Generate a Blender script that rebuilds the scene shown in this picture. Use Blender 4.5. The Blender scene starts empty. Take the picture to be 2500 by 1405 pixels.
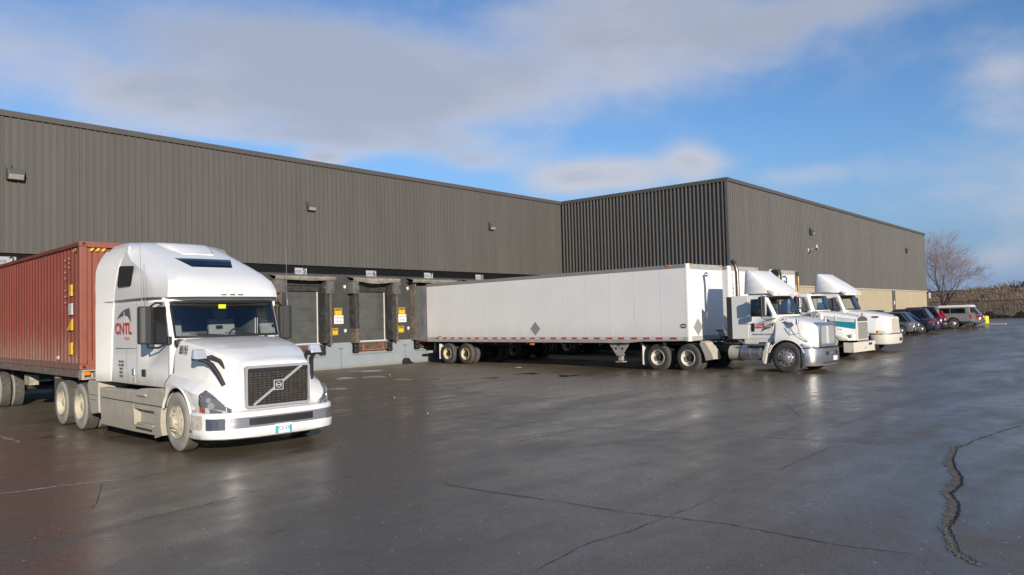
import bpy, bmesh, math, random
from mathutils import Vector, Matrix
rnd = random.Random(7)
SC = bpy.context.scene
COL = SC.collection
R = math.radians
sin, cos, pi = math.sin, math.cos, math.pi

# ------------------------------------------------------------------ camera
CAM_H = 2.2255
def cam_axes(yaw, pitch, roll):
    f = Vector((sin(yaw)*cos(pitch), cos(yaw)*cos(pitch), sin(pitch)))
    r = Vector((cos(yaw), -sin(yaw), 0)); u = r.cross(f)
    return r*cos(roll)+u*sin(roll), -r*sin(roll)+u*cos(roll), f
cr, cu, cf = cam_axes(0.8642, 0.0398, -0.0257)
cd = bpy.data.cameras.new('camera'); cam = bpy.data.objects.new('camera', cd); COL.objects.link(cam)
cd.sensor_width = 36; cd.lens = 1858.8/2500*36; cd.clip_start = .05; cd.clip_end = 3000
M = Matrix((cr, cu, -cf)).transposed().to_4x4(); M.translation = (0, 0, CAM_H)
cam.matrix_world = M
SC.camera = cam

# ------------------------------------------------------------------ light
SUN_AZ, SUN_EL = R(26.5), R(14.5)          # the light travels towards +X+Y
d = Vector((sin(SUN_AZ)*cos(SUN_EL), cos(SUN_AZ)*cos(SUN_EL), -sin(SUN_EL)))
sl = bpy.data.lights.new('sun', 'SUN'); sl.energy = 4.95; sl.angle = R(.53); sl.color = (1, .89, .75)
sun = bpy.data.objects.new('sun', sl); COL.objects.link(sun)
sun.rotation_euler = d.to_track_quat('-Z', 'Y').to_euler(); sun.location = (-20, -40, 30)

W = bpy.data.worlds.new('World'); SC.world = W; W.use_nodes = True
nt = W.node_tree; N = nt.nodes; LK = nt.links
for n in list(N): N.remove(n)
def wn(t, **k):
    n = N.new(t)
    for a, b in k.items(): setattr(n, a, b)
    return n
out = wn('ShaderNodeOutputWorld'); bg = wn('ShaderNodeBackground'); bg.inputs[1].default_value = .12
sky = wn('ShaderNodeTexSky', sky_type='NISHITA', sun_disc=False, sun_elevation=SUN_EL, sun_rotation=math.atan2(-d.x, -d.y),
         air_density=1.0, dust_density=.35, ozone_density=2.6, altitude=0)
tc = wn('ShaderNodeTexCoord')
def vdir(px, py):                           # the compass direction a cloud lies in
    v = cf*1858.8+cr*(px-1250)-cu*(py-702.5); return v.normalized()
sep = wn('ShaderNodeSeparateXYZ'); LK.new(tc.outputs['Generated'], sep.inputs[0])
def wm(op, a, b=None, c=None, cl=False):
    n = wn('ShaderNodeMath', operation=op); n.use_clamp = cl
    for i, v in enumerate((a, b, c)):
        if v is None: continue
        if isinstance(v, (int, float)): n.inputs[i].default_value = v
        else: LK.new(v, n.inputs[i])
    return n.outputs[0]
# warped noise in direction space, flattened so that clouds lie in banks
mp = wn('ShaderNodeMapping'); mp.inputs['Scale'].default_value = (1, 1, 2.2); LK.new(tc.outputs['Generated'], mp.inputs[0])
n1 = wn('ShaderNodeTexNoise'); n1.inputs['Scale'].default_value = 5.2; n1.inputs['Detail'].default_value = 9; n1.inputs['Roughness'].default_value = .58; n1.inputs['Distortion'].default_value = .25
LK.new(mp.outputs[0], n1.inputs['Vector'])
n2 = wn('ShaderNodeTexNoise'); n2.inputs['Scale'].default_value = 2.1; n2.inputs['Detail'].default_value = 4
LK.new(mp.outputs[0], n2.inputs['Vector'])
# cloud banks: (px, py, half width, half height, weight) of the photograph's frame, as directions on the sky
BANKS = [(480,75,330,75,1.0),(760,190,420,95,1.25),(430,250,260,50,.85),(980,255,260,65,1.0),(1560,45,420,95,1.1),(1480,180,330,85,.95),(1830,110,160,80,.5),
         (960,355,260,38,.85),(1170,395,90,26,.75),(1390,432,130,46,1.5),(1540,425,80,40,1.1),(1700,398,75,50,1.5),(785,388,55,18,1.0),(1960,430,120,32,.8),(2430,190,90,70,.8),
         (2110,10,260,35,.7),(2430,640,120,40,.75),(640,330,300,22,.55),(1300,-300,900,130,.9),(-500,100,300,120,.8),(3000,330,300,120,.8)]
acc = None
for px, py, hw, hh, w in BANKS:
    v = vdir(px, py)
    hr = Vector((v.y, -v.x, 0)).normalized(); hu = hr.cross(v)
    def dot(vec):
        n = wn('ShaderNodeVectorMath', operation='DOT_PRODUCT'); LK.new(tc.outputs['Generated'], n.inputs[0]); n.inputs[1].default_value = vec; return n.outputs['Value']
    rr = 1/v.dot(cf)
    a = wm('MULTIPLY', dot(hr), 1858.8/hw*1.0); b = wm('MULTIPLY', dot(hu), 1858.8/hh*1.0)
    q = wm('ADD', wm('MULTIPLY', a, a), wm('MULTIPLY', b, b))
    front = wm('GREATER_THAN', dot(v), 0.0)
    g = wm('MULTIPLY', wm('MULTIPLY', wm('POWER', 2.718, wm('MULTIPLY', q, -.9)), w), front)
    acc = g if acc is None else wm('ADD', acc, g)
# elsewhere in the sky: broken cloud from noise alone
field = wm('ADD', wm('MULTIPLY', acc, .80), wm('MULTIPLY', wm('SUBTRACT', n1.outputs[0], .5), 1.7))
field = wm('ADD', field, wm('MULTIPLY', wm('SUBTRACT', n2.outputs[0], .5), .5))
mask = wn('ShaderNodeMapRange', interpolation_type='SMOOTHSTEP'); mask.inputs[1].default_value = .02; mask.inputs[2].default_value = 1.15
LK.new(field, mask.inputs[0])
up = wn('ShaderNodeMapRange'); up.inputs[1].default_value = -.01; up.inputs[2].default_value = .06; LK.new(sep.outputs[2], up.inputs[0])
mk = wm('MULTIPLY', wm('MULTIPLY', mask.outputs[0], up.outputs[0]), .86)
# cloud tint: warm sunlit tops, lilac grey bodies
low = wn('ShaderNodeMapRange'); low.inputs[1].default_value = .14; low.inputs[2].default_value = .34; low.inputs[3].default_value = -.75; low.inputs[4].default_value = 0; LK.new(sep.outputs[2], low.inputs[0])
n3 = wn('ShaderNodeTexNoise'); n3.inputs['Scale'].default_value = 3.1; n3.inputs['Detail'].default_value = 6; LK.new(mp.outputs[0], n3.inputs['Vector'])
shade = wm('ADD', wm('ADD', field, wm('MULTIPLY', wm('SUBTRACT', n3.outputs[0], .5), 2.6)), low.outputs[0])
dens = wn('ShaderNodeMapRange', interpolation_type='SMOOTHSTEP'); dens.inputs[1].default_value = .15; dens.inputs[2].default_value = 1.2; LK.new(shade, dens.inputs[0])
cr1 = wn('ShaderNodeMix', data_type='RGBA'); cr1.inputs[6].default_value = (5.1, 5.05, 5.5, 1); cr1.inputs[7].default_value = (3.45, 3.72, 4.45, 1)
LK.new(dens.outputs[0], cr1.inputs[0])
hs = wn('ShaderNodeHueSaturation'); hs.inputs['Saturation'].default_value = 1.0; hs.inputs['Value'].default_value = 1.0; LK.new(sky.outputs[0], hs.inputs['Color'])
tint = wn('ShaderNodeMix', data_type='RGBA', blend_type='MULTIPLY'); tint.inputs[0].default_value = 1; LK.new(hs.outputs[0], tint.inputs[6]); tint.inputs[7].default_value = (.77, .98, 1.24, 1)
hz = wn('ShaderNodeMapRange', interpolation_type='SMOOTHSTEP'); hz.inputs[1].default_value = .0; hz.inputs[2].default_value = .24; hz.inputs[3].default_value = .95; hz.inputs[4].default_value = 0; LK.new(sep.outputs[2], hz.inputs[0])
hzm = wn('ShaderNodeMix', data_type='RGBA'); LK.new(hz.outputs[0], hzm.inputs[0]); LK.new(tint.outputs[2], hzm.inputs[6]); hzm.inputs[7].default_value = (1.95, 2.9, 4.7, 1)
mx = wn('ShaderNodeMix', data_type='RGBA'); LK.new(mk, mx.inputs[0]); LK.new(hzm.outputs[2], mx.inputs[6]); LK.new(cr1.outputs[2], mx.inputs[7])
LK.new(mx.outputs[2], bg.inputs[0]); LK.new(bg.outputs[0], out.inputs[0])

vs = SC.view_settings; vs.view_transform = 'Standard'; vs.look = 'None'; vs.exposure = 0; vs.gamma = 1
SC.cycles.max_bounces = 8; SC.cycles.transparent_max_bounces = 16; SC.cycles.caustics_reflective = False; SC.cycles.caustics_refractive = False

# ------------------------------------------------------------------ helpers
def prop(o, label=None, cat=None, group=None, kind=None):
    if label: o['label'] = label
    if cat: o['category'] = cat
    if group: o['group'] = group
    if kind: o['kind'] = kind
    return o
def thing(name, label, cat, loc=(0, 0, 0), rz=0, group=None):
    o = bpy.data.objects.new(name, None); COL.objects.link(o); o.location = loc; o.rotation_euler = (0, 0, rz); o.empty_display_size = .2
    return prop(o, label, cat, group)
class MB:
    def __init__(s): s.v = []; s.f = []; s.m = []; s.mi = 0
    def mat(s, i): s.mi = i; return s
    def pts(s, P):
        b = len(s.v); s.v += [tuple(p) for p in P]; return list(range(b, b+len(P)))
    def face(s, idx): s.f.append(tuple(idx)); s.m.append(s.mi)
    def poly(s, P): s.face(s.pts(P)); return s
    def box(s, x0, x1, y0, y1, z0, z1, M=None):
        P = [Vector(p) for p in ((x0,y0,z0),(x1,y0,z0),(x1,y1,z0),(x0,y1,z0),(x0,y0,z1),(x1,y0,z1),(x1,y1,z1),(x0,y1,z1))]
        if M: P = [M @ p for p in P]
        i = s.pts(P)
        for q in ((0,3,2,1),(4,5,6,7),(0,1,5,4),(1,2,6,5),(2,3,7,6),(3,0,4,7)): s.face([i[k] for k in q])
        return s
    def prism(s, poly, axis, a, b, top=None):
        """poly: list of 2D points in the other two axes (in xyz order), extruded along axis from a to b"""
        def P3(p, t):
            return (t, p[0], p[1]) if axis == 'x' else (p[0], t, p[1]) if axis == 'y' else (p[0], p[1], t)
        i = s.pts([P3(p, a) for p in poly]); j = s.pts([P3(p, b) for p in (top or poly)]); n = len(poly)
        for k in range(n): s.face((i[k], i[(k+1) % n], j[(k+1) % n], j[k]))
        s.face(i[::-1]); s.face(j); return s
    def cyl(s, p0, p1, r0, r1=None, n=16, caps=True):
        p0, p1 = Vector(p0), Vector(p1); r1 = r0 if r1 is None else r1
        z = (p1-p0).normalized(); x = z.orthogonal().normalized(); y = z.cross(x)
        c = [(cos(2*pi*k/n), sin(2*pi*k/n)) for k in range(n)]
        i = s.pts([p0+(x*a+y*b)*r0 for a, b in c]); j = s.pts([p1+(x*a+y*b)*r1 for a, b in c])
        for k in range(n): s.face((i[k], i[(k+1) % n], j[(k+1) % n], j[k]))
        if caps: s.face(i[::-1]); s.face(j)
        return s
    def tube(s, P, r, n=8, caps=True):
        P = [Vector(p) for p in P]; rings = []; up = None
        rr = r if isinstance(r, (list, tuple)) else [r]*len(P)
        for k, p in enumerate(P):
            t = ((P[min(k+1, len(P)-1)]-p).normalized()+(p-P[max(k-1, 0)]).normalized())
            t = t.normalized() if t.length > 1e-6 else Vector((0, 0, 1))
            if up is None: up = t.orthogonal().normalized()
            x = (up-t*up.dot(t)).normalized(); y = t.cross(x); up = x
            rings.append([p+(x*cos(2*pi*a/n)+y*sin(2*pi*a/n))*rr[k] for a in range(n)])
        s.loft(rings, True, caps, caps); return s
    def loft(s, rings, closed=False, c0=False, c1=False, skip=(), mats=None):
        ids = [s.pts(r) for r in rings]; n = len(rings[0])
        for a in range(len(rings)-1):
            for k in range(n if closed else n-1):
                if (a, k) in skip: continue
                q = (k+1) % n
                if mats: s.mi = mats(a, k)
                s.face((ids[a][k], ids[a][q], ids[a+1][q], ids[a+1][k]))
        if c0: s.face(ids[0][::-1])
        if c1: s.face(ids[-1])
        return s
    def lathe_x(s, prof, n=32, closed=False, mats=None):
        """prof: (x, r) revolved about the X axis"""
        rings = [[(x, r*cos(2*pi*k/n), r*sin(2*pi*k/n)) for k in range(n)] for x, r in prof]
        return s.loft(rings, True, mats=mats)
    def mirror(s):
        b = len(s.v); s.v += [(-x, y, z) for x, y, z in s.v]; nf = len(s.f)
        for k in range(nf): s.f.append(tuple(b+i for i in s.f[k][::-1])); s.m.append(s.m[k])
        return s
    def xf(s, M): s.v = [tuple(M @ Vector(p)) for p in s.v]; return s
    def build(s, name, mats, parent=None, smooth=None, bevel=0, seg=2, weld=True, loc=None, solid=None, recalc=True, sub=0):
        me = bpy.data.meshes.new(name); bm = bmesh.new()
        vs_ = [bm.verts.new(p) for p in s.v]
        for f, m in zip(s.f, s.m):
            try: bf = bm.faces.new([vs_[i] for i in f]); bf.material_index = m
            except ValueError: pass
        if weld: bmesh.ops.remove_doubles(bm, verts=bm.verts, dist=1e-5)
        if recalc: bmesh.ops.recalc_face_normals(bm, faces=bm.faces)
        bm.to_mesh(me); bm.free()
        for m in (mats if isinstance(mats, (list, tuple)) else [mats]): me.materials.append(m)
        o = bpy.data.objects.new(name, me); COL.objects.link(o)
        if parent: o.parent = parent
        if loc: o.location = loc
        if solid:
            q = o.modifiers.new('s', 'SOLIDIFY'); q.thickness = solid[0]; q.offset = -1; q.material_offset = solid[1]; q.material_offset_rim = 0
        if sub:
            q = o.modifiers.new('u', 'SUBSURF'); q.levels = sub; q.render_levels = sub
        if bevel:
            q = o.modifiers.new('b', 'BEVEL'); q.width = bevel; q.segments = seg; q.limit_method = 'ANGLE'; q.angle_limit = R(40); q.harden_normals = False
        if smooth is not None:
            me.shade_smooth(); me.set_sharp_from_angle(angle=R(smooth))
        return o
def lettering(name, txt, size, m, parent, loc, rot, align='CENTER', sx=1, shear=0, ext=.0015, spacing=1, bold=0):
    cu_ = bpy.data.curves.new(name, 'FONT'); cu_.body = txt; cu_.size = size; cu_.align_x = align; cu_.align_y = 'CENTER'; cu_.shear = shear; cu_.extrude = ext; cu_.space_character = spacing; cu_.offset = bold*size
    cu_.resolution_u = 3
    cu_.materials.append(m); tmp = bpy.data.objects.new(name, cu_); me = bpy.data.meshes.new_from_object(tmp); bpy.data.objects.remove(tmp); me.name = name
    o = bpy.data.objects.new(name, me); COL.objects.link(o); o.parent = parent; o.location = loc; o.rotation_euler = rot; o.scale = (sx, 1, 1)
    return o
RX = (R(90), 0, 0)                      # lettering that faces -Y
RSIDE = (R(90), 0, R(-90))              # lettering that faces -X (right side of a vehicle)
def copy_tree(o, parent=None):
    c = o.copy(); COL.objects.link(c); c.parent = parent
    for ch in [q for q in bpy.data.objects if q.parent == o]: copy_tree(ch, c)
    return c

# ------------------------------------------------------------------ materials
def nodes(name):
    m = bpy.data.materials.new(name); m.use_nodes = True; t = m.node_tree
    b = t.nodes['Principled BSDF']; return m, t, b
def mat(name, c, rough=.5, metal=0, var=0, vscale=3, bump=0, bscale=40, coat=0, spec=.5, alpha=1, emit=None, dirt=None, rvar=0, vmap=None):
    """dirt: (colour, z of full dirt, z of none, amount)"""
    m, t, b = nodes(name); L = t.links
    c = tuple(c)+(1,) if len(c) == 3 else c
    b.inputs['Base Color'].default_value = c; b.inputs['Roughness'].default_value = rough; b.inputs['Metallic'].default_value = metal
    b.inputs['Specular IOR Level'].default_value = spec; b.inputs['Coat Weight'].default_value = coat; b.inputs['Coat Roughness'].default_value = .05
    co = t.nodes.new('ShaderNodeTexCoord'); colsock = None
    def noise(sc, det=5, vec=None, ro=.55):
        n = t.nodes.new('ShaderNodeTexNoise'); n.inputs['Scale'].default_value = sc; n.inputs['Detail'].default_value = det; n.inputs['Roughness'].default_value = ro
        L.new(vec or co.outputs['Object'], n.inputs['Vector']); return n
    if var:
        vv = None
        if vmap: vm = t.nodes.new('ShaderNodeMapping'); vm.inputs['Scale'].default_value = vmap; L.new(co.outputs['Object'], vm.inputs[0]); vv = vm.outputs[0]
        n = noise(vscale, 5, vv); r = t.nodes.new('ShaderNodeMapRange'); r.inputs[1].default_value = .3; r.inputs[2].default_value = .7; r.inputs[3].default_value = 1-var; r.inputs[4].default_value = 1+var
        L.new(n.outputs[0], r.inputs[0])
        q = t.nodes.new('ShaderNodeVectorMath'); q.operation = 'SCALE'; q.inputs[0].default_value = c[:3]; L.new(r.outputs[0], q.inputs['Scale']); colsock = q.outputs[0]
    if rvar:
        n = noise(vscale*2.3); r = t.nodes.new('ShaderNodeMapRange'); r.inputs[1].default_value = .3; r.inputs[2].default_value = .7; r.inputs[3].default_value = max(0, rough-rvar); r.inputs[4].default_value = min(1, rough+rvar)
        L.new(n.outputs[0], r.inputs[0]); L.new(r.outputs[0], b.inputs['Roughness'])
    if dirt:
        dc, z0, z1, amt = dirt
        se = t.nodes.new('ShaderNodeSeparateXYZ'); L.new(co.outputs['Object'], se.inputs[0])
        st = t.nodes.new('ShaderNodeMapping'); st.inputs['Scale'].default_value = (1, 1, .35); L.new(co.outputs['Object'], st.inputs[0])
        n = noise(5.5, 6, st.outputs[0], .65)
        a = t.nodes.new('ShaderNodeMath'); a.operation = 'MULTIPLY_ADD'; a.inputs[1].default_value = (z1-z0)*.9; a.inputs[2].default_value = -(z1-z0)*.45; L.new(n.outputs[0], a.inputs[0])
        s2 = t.nodes.new('ShaderNodeMath'); s2.operation = 'ADD'; L.new(se.outputs[2], s2.inputs[0]); L.new(a.outputs[0], s2.inputs[1])
        r = t.nodes.new('ShaderNodeMapRange'); r.interpolation_type = 'SMOOTHSTEP'; r.inputs[1].default_value = z0; r.inputs[2].default_value = z1; r.inputs[3].default_value = amt; r.inputs[4].default_value = 0
        L.new(s2.outputs[0], r.inputs[0])
        mxn = t.nodes.new('ShaderNodeMix'); mxn.data_type = 'RGBA'; L.new(r.outputs[0], mxn.inputs[0])
        if colsock: L.new(colsock, mxn.inputs[6])
        else: mxn.inputs[6].default_value = c
        mxn.inputs[7].default_value = tuple(dc)+(1,); colsock = mxn.outputs[2]
        rr = t.nodes.new('ShaderNodeMath'); rr.operation = 'MULTIPLY_ADD'; rr.use_clamp = True; L.new(r.outputs[0], rr.inputs[0]); rr.inputs[1].default_value = .8-rough; rr.inputs[2].default_value = rough; L.new(rr.outputs[0], b.inputs['Roughness'])
        if coat:
            cc = t.nodes.new('ShaderNodeMath'); cc.operation = 'MULTIPLY_ADD'; L.new(r.outputs[0], cc.inputs[0]); cc.inputs[1].default_value = -coat; cc.inputs[2].default_value = coat; L.new(cc.outputs[0], b.inputs['Coat Weight'])
    if colsock: L.new(colsock, b.inputs['Base Color'])
    if bump:
        n = noise(bscale, 4); q = t.nodes.new('ShaderNodeBump'); q.inputs['Strength'].default_value = bump; q.inputs['Distance'].default_value = .01; L.new(n.outputs[0], q.inputs['Height']); L.new(q.outputs[0], b.inputs['Normal'])
    if emit: b.inputs['Emission Color'].default_value = tuple(emit[0])+(1,); b.inputs['Emission Strength'].default_value = emit[1]
    return m
def glass(name, tint=(.75, .85, .84), refl=1.0, opac=0.0):
    m, t, b = nodes(name); L = t.links; t.nodes.remove(b)
    o = t.nodes['Material Output']; tr = t.nodes.new('ShaderNodeBsdfTransparent'); tr.inputs[0].default_value = tuple(tint)+(1,)
    g = t.nodes.new('ShaderNodeBsdfGlossy'); g.inputs['Roughness'].default_value = .015; g.inputs['Color'].default_value = (refl, refl, refl, 1)
    f = t.nodes.new('ShaderNodeFresnel'); f.inputs[0].default_value = 1.55
    a = t.nodes.new('ShaderNodeMath'); a.operation = 'MULTIPLY_ADD'; a.inputs[1].default_value = .9; a.inputs[2].default_value = .04; L.new(f.outputs[0], a.inputs[0])
    x = t.nodes.new('ShaderNodeMixShader'); L.new(a.outputs[0], x.inputs[0]); L.new(tr.outputs[0], x.inputs[1]); L.new(g.outputs[0], x.inputs[2]); L.new(x.outputs[0], o.inputs[0])
    return m
DUST = (.40, .36, .28)
m_white = mat('white_paint', (.80, .80, .78), .28, coat=.5, var=.02)
m_white_dusty = mat('white_paint_dusty', (.80, .80, .78), .28, coat=.5, dirt=(DUST, .55, 1.35, .9))
m_dusty = mat('dusty_panel', (.46, .42, .34), .8, var=.12, vscale=4, dirt=((.36, .32, .25), .1, .7, .7))
m_dust_tyre = mat('dusty_tyre', (.31, .29, .25), .9, var=.15, vscale=5)
m_dust_rim = mat('dusty_rim', (.50, .45, .34), .8, var=.12, vscale=6)
m_tread = mat('tread', (.10, .095, .085), .9, var=.3, vscale=9)
m_tyre = mat('tyre', (.055, .052, .05), .75, var=.25, vscale=5)
m_rim_white = mat('rim_white', (.62, .58, .48), .5, var=.1, dirt=((.25, .2, .14), -.6, -.2, .3))
m_alloy = mat('alloy', (.60, .57, .52), .42, .8, var=.12, vscale=9)
m_hub = mat('hub_dark', (.035, .03, .025), .6)
m_black = mat('black_plastic', (.022, .022, .024), .5, var=.1)
m_charcoal = mat('charcoal_plastic', (.04, .04, .04), .55)
m_chrome = mat('chrome', (.74, .74, .75), .16, .85)
m_shell = mat('mirror_shell', (.72, .73, .75), .16, .5)
m_brushed = mat('brushed_aluminium', (.55, .54, .52), .34, .9, var=.08, vscale=6)
m_steel = mat('dull_steel', (.26, .25, .235), .55, .4, var=.25, vscale=7)
m_frame = mat('chassis_frame', (.028, .026, .024), .7, var=.3, vscale=6)
m_dark_frame = mat('dirty_frame', (.12, .10, .085), .85, var=.35, vscale=5)
m_glass = glass('clear_glass', (.90, .95, .93))
m_darkglass = mat('tinted_glass', (.008, .009, .012), .04, spec=.6)
m_skyglass = mat('skylight_glass', (.006, .008, .016), .12, spec=.4)
m_rubber = mat('rubber_seal', (.015, .015, .016), .6)
m_interior = mat('cab_interior', (.07, .075, .08), .85)
m_seat = mat('grey_seat', (.26, .27, .28), .9, var=.1)
m_dash = mat('dashboard', (.03, .032, .036), .6)
m_amber = mat('amber_lens', (.75, .22, .03), .2, emit=((1, .3, .03), .08))
m_red = mat('red_lens', (.55, .02, .03), .18, coat=.5)
m_redtape = mat('red_tape', (.45, .03, .04), .4)
m_whitetape = mat('white_tape', (.72, .72, .70), .4)
m_lamp_dark = mat('headlamp_cover', (.13, .135, .14), .08, spec=.7, coat=.6)
m_lamp_clear = mat('headlamp_lens', (.62, .63, .64), .1, .35, coat=.6)
m_reflector = mat('lamp_reflector', (.8, .8, .8), .12, .9)
m_black_text = mat('black_lettering', (.02, .02, .022), .6)
m_grey_text = mat('grey_lettering', (.11, .11, .115), .6)
m_red_text = mat('red_lettering', (.55, .035, .04), .5)
m_yellow = mat('yellow_sign', (.86, .52, .02), .5)
m_signwhite = mat('white_sign', (.78, .76, .74), .5)
# ------------------------------------------------------------------ ground
WA, WB, WC, WE, ZT, ZC, ZB = 30.18, 40.563, 18.452, 87.45, 9.86, 4.93, 3.885
def sm(a, b, t):
    t = max(0, min(1, (t-a)/(b-a))); return t*t*(3-2*t)
def gz(x, y):
    base = .1*(1-sm(12.3, 17.6, y))
    k = sm(42, 48, x); base = base*(1-k)+.1*k
    return base+max(0, min(.62, .0135*(x-36)))*(1 if x > 36 else 0)
def m_asphalt_():
    m, t, b = nodes('wet_asphalt'); L = t.links; co = t.nodes.new('ShaderNodeTexCoord')
    def noise(sc, det=5, scale=None, ro=.55, dist=0):
        n = t.nodes.new('ShaderNodeTexNoise'); n.inputs['Scale'].default_value = sc; n.inputs['Detail'].default_value = det; n.inputs['Roughness'].default_value = ro; n.inputs['Distortion'].default_value = dist
        if scale:
            mp_ = t.nodes.new('ShaderNodeMapping'); mp_.inputs['Scale'].default_value = scale; mp_.inputs['Rotation'].default_value = (0, 0, R(8)); L.new(co.outputs['Object'], mp_.inputs[0]); L.new(mp_.outputs[0], n.inputs['Vector'])
        else: L.new(co.outputs['Object'], n.inputs['Vector'])
        return n.outputs[0]
    def rng(s, a, b_, c, d_, smooth=False):
        r = t.nodes.new('ShaderNodeMapRange'); r.inputs[1].default_value = a; r.inputs[2].default_value = b_; r.inputs[3].default_value = c; r.inputs[4].default_value = d_
        if smooth: r.interpolation_type = 'SMOOTHSTEP'
        L.new(s, r.inputs[0]); return r.outputs[0]
    def mix(f, a, c):
        n = t.nodes.new('ShaderNodeMix'); n.data_type = 'RGBA'
        if hasattr(f, 'is_linked'): L.new(f, n.inputs[0])
        else: n.inputs[0].default_value = f
        for i, v in ((6, a), (7, c)):
            if isinstance(v, tuple): n.inputs[i].default_value = v+(1,)
            else: L.new(v, n.inputs[i])
        return n.outputs[2]
    def mth(op, a, c=None):
        n = t.nodes.new('ShaderNodeMath'); n.operation = op; n.use_clamp = True
        for i, v in ((0, a), (1, c)):
            if v is None: continue
            if isinstance(v, (int, float)): n.inputs[i].default_value = v
            else: L.new(v, n.inputs[i])
        return n.outputs[0]
    se = t.nodes.new('ShaderNodeSeparateXYZ'); L.new(co.outputs['Object'], se.inputs[0])
    big = noise(.22, 5, dist=.6); stre = noise(1.0, 6, (.30, 1.1, 1), .6, .4); mid = noise(2.2, 7, ro=.65); fine = noise(75, 3, ro=.7)
    dry = mth('ADD', rng(se.outputs[1], 14.5, 24, 0, .95, True), rng(big, .42, .62, -.25, .38)); dry = mth('ADD', dry, rng(stre, .48, .66, 0, .28))
    dry = mth('MULTIPLY', dry, rng(mid, .25, .6, .55, 1.1))
    c = mix(rng(fine, .36, .66, 0, 1), (.052, .039, .026), (.215, .165, .110))
    cdry = mix(rng(fine, .3, .72, 0, 1), (.105, .084, .058), (.245, .200, .142))
    c = mix(dry, c, cdry)
    vo = t.nodes.new('ShaderNodeTexVoronoi'); vo.voronoi_dimensions = '2D'; vo.inputs['Scale'].default_value = 3.2; L.new(co.outputs['Object'], vo.inputs['Vector'])
    cs = t.nodes.new('ShaderNodeSeparateColor'); L.new(vo.outputs['Color'], cs.inputs[0])
    spk = mth('MULTIPLY', rng(vo.outputs['Distance'], .028, .040, 1, 0), rng(cs.outputs[0], .70, .72, 0, 1))
    c = mix(mth('MULTIPLY', spk, .9), c, (.52, .50, .46))
    v2 = t.nodes.new('ShaderNodeTexVoronoi'); v2.voronoi_dimensions = '2D'; v2.inputs['Scale'].default_value = 9; L.new(co.outputs['Object'], v2.inputs['Vector'])
    c2 = t.nodes.new('ShaderNodeSeparateColor'); L.new(v2.outputs['Color'], c2.inputs[0])
    sp2 = mth('MULTIPLY', rng(v2.outputs['Distance'], .03, .06, 1, 0), rng(c2.outputs[0], .62, .64, 0, 1))
    c = mix(mth('MULTIPLY', sp2, .55), c, (.27, .26, .24))
    L.new(c, b.inputs['Base Color'])
    ro = rng(stre, .3, .72, .22, .40); ro = mth('ADD', ro, rng(mid, .3, .7, -.05, .07)); ro = mth('ADD', ro, mth('MULTIPLY', dry, .20)); ro = mth('MAXIMUM', ro, .2)
    L.new(ro, b.inputs['Roughness'])
    b.inputs['Specular IOR Level'].default_value = .5; b.inputs['Specular Tint'].default_value = (1, .88, .75, 1)
    bp = t.nodes.new('ShaderNodeBump'); bp.inputs['Strength'].default_value = .26; bp.inputs['Distance'].default_value = .004; L.new(noise(55, 4, ro=.7), bp.inputs['Height'])
    b2 = t.nodes.new('ShaderNodeBump'); b2.inputs['Strength'].default_value = .09; b2.inputs['Distance'].default_value = .05; L.new(noise(1.3, 3), b2.inputs['Height']); L.new(b2.outputs[0], bp.inputs['Normal'])
    L.new(bp.outputs[0], b.inputs['Normal']); return m
m_asphalt = m_asphalt_()
def frange(a, b, s):
    n = int(round((b-a)/s)); return [a+(b-a)*i/n for i in range(n+1)]
gx = [-900, -400, -150, -60, -30]+frange(-20, 112, 1.0)+[130, 200, 500, 1000]
gy = [-900, -400, -150, -60, -30]+frange(-14, 34, .6)+[60, 150, 400, 900]
g = MB()
ids = [g.pts([(a, b_, gz(a, b_)) for a in gx]) for b_ in gy]
for j in range(len(gy)-1):
    for i in range(len(gx)-1): g.face((ids[j][i], ids[j][i+1], ids[j+1][i+1], ids[j+1][i]))
ground = prop(g.build('asphalt_yard', m_asphalt, smooth=60, recalc=False, weld=False), 'wet grey-brown asphalt yard with cracks and worn lines', 'ground', kind='structure')
m_line = mat('worn_line_paint', (.30, .29, .27), .6, var=.4, vscale=6)
def worn(name, c, thr, sc=3.0, rough=.6, soft=.08):
    m, t, b = nodes(name); L = t.links; b.inputs['Base Color'].default_value = tuple(c)+(1,); b.inputs['Roughness'].default_value = rough
    co = t.nodes.new('ShaderNodeTexCoord'); n = t.nodes.new('ShaderNodeTexNoise'); n.inputs['Scale'].default_value = sc; n.inputs['Detail'].default_value = 9; n.inputs['Roughness'].default_value = .7; L.new(co.outputs['Object'], n.inputs['Vector'])
    r = t.nodes.new('ShaderNodeMapRange'); r.inputs[1].default_value = thr-soft; r.inputs[2].default_value = thr+soft; L.new(n.outputs[0], r.inputs[0]); L.new(r.outputs[0], b.inputs['Alpha']); return m
m_wornline = worn('worn_line', (.42, .40, .37), .50, 4)
m_wornline2 = worn('faint_line', (.22, .20, .18), .53, 5)
m_crack = worn('crack_dark', (.022, .019, .016), .45, 5, .8, .12)
m_cracktan = worn('crack_gravel', (.19, .16, .12), .50, 14, .85, .08)
m_cracktan2 = mat('crack_rubble', (.19, .165, .125), .9, var=.55, vscale=30)
m_crackshade = mat('crack_lip_shade', (.012, .011, .011), .8)  # near-black colour for the shade under the higher slab's lip
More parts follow.
